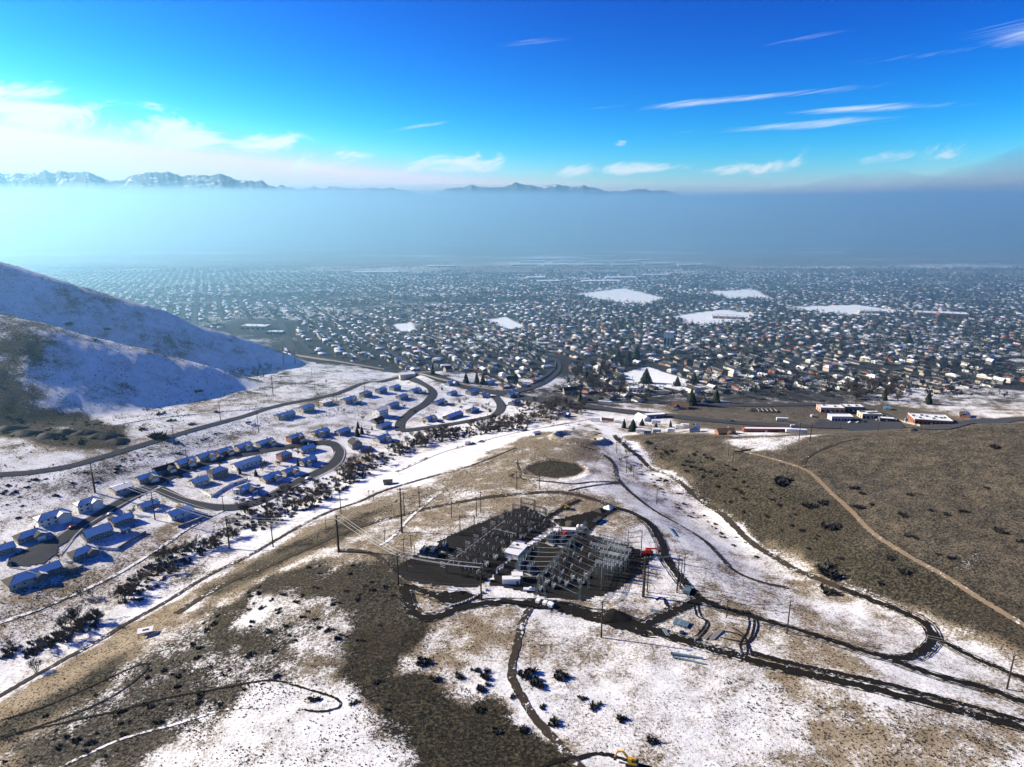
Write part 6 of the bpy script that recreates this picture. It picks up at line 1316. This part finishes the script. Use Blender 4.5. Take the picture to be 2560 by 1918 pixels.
for u, v, lab, c, a, k in [(275,1288,'silver car parked at the kerb of the left street','car_silver',RD,'car'),(180,1321,'red car parked before the long white house','car_red',RD,'car'),(26,1412,'dark car parked in the cul-de-sac','car_dark',RD+R(60),'car'),(480,1176,'dark car parked on the uphill driveway','car_dark',RD+R(80),'car'),(552,1143,'white pickup in front of the brown house','car_white',RD+R(90),'pickup'),(590,1248,'first snowy car below the motor home','car_white',R(0),'car'),(606,1252,'second snowy car below the motor home','car_silver',R(5),'car'),(626,1248,'third snowy car below the motor home','car_white',R(8),'car'),(770,1198,'white car driving on the loop street','car_white',RD,'car'),(643,1218,'dark car in the yard behind the loop street corner','car_dark',R(30),'car'),
 (838,893,'pale car on the highway nearest the hill','car_silver',R(-30),'car'),(880,905,'white van on the highway past the snowy field','car_white',R(-30),'van'),(950,916,'white car following the van on the highway','car_white',R(-30),'car'),(1036,934,'white pickup on the highway beside the metal building','car_white',R(-30),'pickup'),(1200,968,'dark car on the highway near the side street','car_dark',R(-30),'car'),(1830,1055,'dark car on the highway behind the brown hill','car_dark',R(-8),'car'),(2285,1078,'dark car on the highway below the long shop','car_dark',R(2),'car'),
 (2125,1058,'left of three cars before the service station','car_white',R(20),'car'),(2145,1058,'middle of three cars before the service station','car_silver',R(20),'car'),(2160,1056,'right of three cars before the service station','car_dark',R(20),'car'),(2030,1042,'white van beside the low shops','car_white',R(40),'van'),(2190,1052,'car before the cream shop','car_silver',R(60),'car'),(1983,1068,'white van on the near lane of the highway','car_white',R(-4),'van'),
 (1180,1112,'dark pickup beside the white trailer on the snowy strip','car_dark',R(20),'pickup'),(1204,1106,'dark car on the snowy strip','car_dark',R(20),'car'),(1311,1078,'black pickup on the track near the white cabin','car_dark',R(20),'pickup'),(1323,1478,'white pickup parked inside the yard front','car_white',SH-R(70),'pickup'),(700,1046,'white car beside the long low house','car_white',R(30),'car'),(622,1060,'dark trailer truck beside the upper road','car_dark',R(30),'van'),(634,1064,'white van beside the dark one at the upper road','car_white',R(30),'van'),(395,1278,'white car on the cluttered lot','car_white',R(30),'car'),(900,1130,'silver car before the tall gabled house','car_silver',R(60),'car'),(700,1070,'pickup','car_white',0,'pickup')][:-1]: car(u, v, lab, c, a, k)
def boxtruck(u, v, lab, L, W, h, az_, col, name, cat, cab=True, wheels=2):
    x, y, z = G(u, v); root = empty(name, (x, y, gz(x, y) + .3), az_); tag(root, lab, cat)
    MB().box((0, 0, .9 + h / 2), (L, W, h)).build('box_body', M[col], root); MB().box((0, 0, .75), (L * .96, W * .5, .25)).build('chassis', M['steel_dark'], root)
    if cab: c = MB().box((L / 2 + 1.3, 0, 1.6), (2.2, W * .95, 2.4), taper=.92).build('cab', M['car_white'], root); MB().box((L / 2 + 2.35, 0, 2.1), (.12, W * .75, .8)).build('windscreen', M['glass'], c)
    else: MB().box((0, 0, .92 + h), (L * .9, W * .9, .1)).build('roof_snow', M['snow'], root)
    for k in range(wheels):
        for s in (-1, 1): MB().cyl((-L / 2 + .9 + k * 1.3 if k < 2 else L / 2 + 1.2, s * (W / 2 - .3), .45), (-L / 2 + .9 + k * 1.3 if k < 2 else L / 2 + 1.2, s * W / 2, .45), .48, .48, 10).build('wheel', M['tyre'], root)
    return root
boxtruck(1512, 1012, 'white semi truck with long trailer on the highway', 14, 2.6, 2.8, R(-14), 'white_paint', 'semi_truck', 'truck', True, 3)
boxtruck(598, 1234, 'white motor home parked beside the bare roofed house', 7.5, 2.5, 2.3, R(10), 'white_paint', 'motor_home', 'motor home', False, 2)
boxtruck(1168, 1112, 'white camper trailer on the snowy strip', 5.5, 2.4, 2.2, R(20), 'white_paint', 'camper_trailer', 'trailer', False, 2)
for u, v, lab, L, col in ((1519,1054,'red shipping container in the works yard',11,'rust'),(1488,1054,'white box trailer left of the red container',9,'white_paint'),(1600,1083,'white camper at the left of the parked trailer row',7,'white_paint'),(1618,1086,'pale blue camper second in the parked trailer row',6,'siding_blue'),(1642,1083,'white camper third in the parked trailer row',7,'white_paint'),(1677,1082,'white box trailer near the blue house',6,'white_paint'),(1698,1073,'white trailer in the row above the blue house',7,'white_paint'),(1712,1070,'second white trailer in the row above the blue house',7,'white_paint'),(1955,1054,'white semi trailer parked on the brown lot',11,'white_paint'),(1990,1084,'white trailer beside the long dark building',16,'white_paint'),(1640,1060,'white trailer beside the workshop wing',8,'white_paint')):
    boxtruck(u, v, lab, L, 2.5, 2.6, R(-8 if u != 1519 else -20), col, 'shipping_container' if 'container' in lab else 'box_trailer', 'container' if 'container' in lab else 'trailer', False, 2)
# tracked machines
def excavator(u, v, lab, az_, col='yellow_paint', s=1.0):
    x, y, z = G(u, v); root = empty('excavator', (x, y, gz(x, y) + .1), az_, s); tag(root, lab, 'excavator')
    for sd in (-1, 1): MB().box((0, sd * 1.15, .42), (3.6, .55, .8)).build('track', M['tyre'], root)
    MB().box((-.4, 0, 1.35), (2.8, 2.4, 1.0)).build('body', M[col], root); c = MB().box((.55, .7, 2.2), (1.4, 1.1, 1.6), taper=.9).build('cab', M[col], root); MB().box((.62, .7, 2.3), (1.5, .9, .8)).build('cab_window', M['glass'], c)
    MB().box((-1.9, 0, 1.4), (.8, 2.3, 1.1)).build('counterweight', M['steel_dark'], root)
    b = MB().bar((.8, -.2, 1.6), (2.9, -.2, 4.3), .5, .6).bar((2.9, -.2, 4.3), (4.6, -.2, 4.0), .45, .5); b.build('boom', M[col], root); MB().bar((4.6, -.2, 4.0), (5.4, -.2, 1.6), .36, .4).build('arm', M[col], root)
    MB().box((5.3, -.2, 1.0), (1.0, 1.0, .9), taper=.6).build('bucket', M['steel_dark'], root); MB().cyl((1.2, -.2, 1.6), (2.5, -.2, 3.3), .1, .1, 6).build('hydraulic_ram', M['galv'], root); return root
excavator(1578, 1912, 'yellow excavator on the muddy path at the bottom edge', R(165)); excavator(1416, 1272, 'yellow loader on the track above the right yard', R(200), s=.8)
def lift(u, v, lab, az_, s=1.0):
    x, y, z = G(u, v); root = empty('boom_lift', (x, y, gz(x, y)), az_, s); tag(root, lab, 'lift')
    MB().box((0, 0, .9), (3.4, 2.2, .8)).build('chassis', M['red_paint'], root)
    for a in (-1.2, 1.2):
        for sd in (-1, 1): MB().cyl((a, sd * .95, .5), (a, sd * 1.3, .5), .5, .5, 10).build('wheel', M['tyre'], root)
    MB().box((-.3, 0, 1.9), (2.4, 1.8, 1.2)).build('turntable', M['red_paint'], root); MB().bar((-1.2, 0, 2.6), (3.8, 0, 3.2), .45, .5).build('boom', M['red_paint'], root); MB().box((4.4, 0, 2.7), (1.0, 2.0, 1.2)).build('basket', M['steel_dark'], root); return root
lift(1622, 1386, 'red boom lift parked at the right end of the yard', SH - R(80), 1.25); lift(1608, 1390, 'second red boom lift left of the first', SH - R(60), .9); lift(1413, 1342, 'red machine beside the white container', SH, .9)
# steel poles lying in the snow and stacks of beams
def lying(u0, v0, u1, v1, r, lab, m='pipe_blue', n=1, name='steel_pole', cat='pole', gap=.1, grp=None):
    a, b = GL([(u0, v0), (u1, v1)]); d = b - a; L = math.hypot(*d); c = (a + b) / 2; an = math.atan2(d[1], d[0]); root = empty(name, (c[0], c[1], gz(*c)), an); tag(root, lab, cat, grp)
    for k in range(n): y_ = (k - (n - 1) / 2) * (2 * r + gap); MB().cyl((-L / 2, y_, r + .1), (L / 2, y_, r * .8 + .1), r, r * .75, 10).build('shaft', M[m], root); MB().cyl((-L / 2 - .1, y_, r + .1), (-L / 2, y_, r + .1), r * 1.35, r * 1.35, 10).build('base_flange', M['galv'], root)
    for x_ in (-L * .3, L * .3): MB().box((x_, 0, .06), (.25, n * (2 * r + gap) + .5, .16)).build('skid', M['lumber'], root)
lying(1677, 1637, 1758, 1648, .55, 'longer grey blue steel pole lying on the white field'); lying(1682, 1645, 1760, 1661, .4, 'thinner grey blue steel pole lying in front of the longer one')
def stack(u, v, lab, L, n, m, rz, layers=1, name='beam_stack', sp=.55, w=.36):
    x, y, z = G(u, v); root = empty(name, (x, y, gz(x, y)), rz); tag(root, lab, 'stack')
    for l in range(layers):
        for k in range(n): MB().box(((random.random() - .5) * .6, (k - (n - 1) / 2) * sp, .3 + l * .4), (L * (.85 + .15 * random.random()), w, .36)).build('beam', M[m], root)
    for x_ in (-L * .3, L * .3): MB().box((x_, 0, .06), (.3, n * sp, .14)).build('skid', M['lumber'], root)
for u, v, lab, L, n, m, rz, ly in [(1693,1556,'left stack of grey blue beams in the storage field',5,5,'pipe_blue',R(60),2),(1704,1560,'middle stack of grey blue beams in the storage field',5,5,'pipe_blue',R(60),2),(1715,1564,'right stack of grey blue beams in the storage field',5,4,'pipe_blue',R(60),2),(1665,1583,'narrow stack of blue beams near the black road',5,3,'pipe_blue',R(100),1),(1705,1584,'small square blue stack in the storage field',2.2,3,'tank_blue',R(20),2),(1790,1588,'long timber beams fanned out in the storage field',9,4,'lumber',R(48),1),(1770,1590,'shorter timber beams left of the long ones',6,3,'lumber',R(48),1),(1740,1598,'small crate stack left of the timber beams',1.8,3,'lumber',R(20),2),
                             (1718,1478,'tall pile of crossarms beside the ring road bend',7,6,'pipe_blue',R(65),3),(1638,1528,'short row of pale pipes on the tan grass',5,3,'pipe_blue',R(-20),1),(1680,1330,'pair of long beams on the snow right of the ring road',11,2,'pipe_blue',R(100),1)]: stack(u, v, lab, L, n, m, rz, ly)
# concrete blocks along the road, white boxes, bins
for k in range(10):
    t = k / 9; u = 1128 + t * 88; v = 1516 - t * 40 + 6 * math.sin(t * 3.1); x, y, z = G(u, v); root = empty('concrete_block', (x, y, gz(x, y)), R(35)); tag(root, 'blue shaded concrete block in the curved row along the road', 'block', 'concrete blocks along the road')
    MB().box((0, 0, .4), (1.6, .8, .9), taper=.92).build('block', M['concrete'], root); MB().box((0, 0, .93), (.3, .12, .14)).build('lifting_eye', M['steel_dark'], root)
for k, (u, v) in enumerate([(1345,1506),(1362,1511),(1374,1514),(1378,1517)]):
    r9 = sroot('cable_reel_box', u, v, 'white box %s in the row along the muddy road' % ['first from the left', 'second from the left', 'third from the left', 'last'][k], 'box'); MB().box((0, 0, .7), (2.4, 1.6, 1.4)).build('crate', M['white_paint'], r9); MB().box((0, 0, 1.46), (2.6, 1.8, .12)).build('lid', M['snow'], r9)
for u, v, lab, m in [(1497,1302,'blue skip beside the muddy spur','tank_blue'),(1488,1308,'small blue skip left of the other','tank_blue')]:
    r9 = sroot('waste_skip', u, v, lab, 'skip'); MB().box((0, 0, .9), (4.2, 2.2, 1.6), taper=1.12).build('body', M[m], r9); MB().box((0, 0, 1.72), (4.5, 2.3, .1)).build('rim', M['steel_dark'], r9)
# heap of soil and rocky outcrop details
def heap(u, v, lab, r, h, m, name='soil_heap', cat='heap', seed=1, rz=0.0, asp=1.0):
    x, y, z = G(u, v); rg = np.random.default_rng(seed); n, k = 26, 9; V = []; 
    for i in range(k + 1):
        t = i / k
        for j in range(n):
            a = 6.283 * j / n; rr_ = r * (1 - t) ** .8 * (1 + .22 * math.sin(3 * a + seed) + .12 * rg.random()); V.append((rr_ * math.cos(a) * asp, rr_ * math.sin(a), -.8 + (h + .8) * t ** .85 + .10 * h * (rg.random() - .5) * (0 if i == 0 else 1)))
    F = [(i * n + j, i * n + (j + 1) % n, (i + 1) * n + (j + 1) % n, (i + 1) * n + j) for i in range(k) for j in range(n)]
    mb = MB(); mb.add(V, F); o = mb.build(name, M[m], None, (x, y, gz(x, y)), rz, smooth=True); tag(o, lab, cat); return o
heap(1538, 1534, 'dark mound of soil beside the muddy junction', 6.0, 1.0, 'mud', seed=3); heap(1498, 1278, 'grey soil heap beside the ring road spur', 4.0, 2.2, 'rock', seed=5); heap(1522, 1272, 'blue shaded snow heap next to the grey soil heap', 3.4, 2.4, 'snow', 'snow_heap', seed=6); heap(1430, 1312, 'brown soil heap behind the right yard', 5.5, 2.0, 'mud_mound', seed=8); heap(1880, 1026, 'low gravel heap on the building plot', 8, 2.6, 'rock', seed=9)
for k, (u, v, r, h) in enumerate([(120,1090,9,3),(165,1082,8,3.5),(215,1082,9,3.5),(255,1092,9,4),(290,1104,7,3),(60,1085,9,3),(20,1072,9,3)]):
    heap(u, v, 'dark rocky outcrop at the hill foot, number %s from the left' % ['four', 'five', 'six', 'seven', 'eight', 'two', 'one'][k], r, h, 'rock', 'rock_outcrop', 'rock', 20 + k, R(20), 1.3)
# building plot footings, blue roof, short pipe on the hill
x, y, z = G(1917, 1028); root = empty('building_footing', (x, y, gz(x, y)), R(-4)); tag(root, 'timber framed footing on the building plot beside the highway', 'footing')
for k in range(5): MB().box((-9 + k * 4.5, 0, .9), (.3, 9, 1.6)).build('frame_wall', M['lumber'], root)
for k in (-1, 0, 1): MB().box((0, k * 4.4, .8), (18.6, .26, 1.4)).build('cross_wall', M['lumber'], root)
x, y, z = G(2219, 1024); root = empty('carport', (x, y, gz(x, y)), R(-10)); tag(root, 'small carport with a bright blue roof beside the corner street', 'carport')
MB().box((0, 0, 2.6), (7, 4.5, .2)).build('roof', M['blue_tarp'], root)
for a in (-1, 1):
    for b in (-1, 1): MB().box((a * 3.2, b * 2, 1.1), (.2, .2, 2.9)).build('post', M['trim'], root)
lying(1834, 1136, 1892, 1120, .5, 'dark pipe lying on the flank of the brown hill', 'steel_dark', 1, 'drain_pipe', 'pipe')
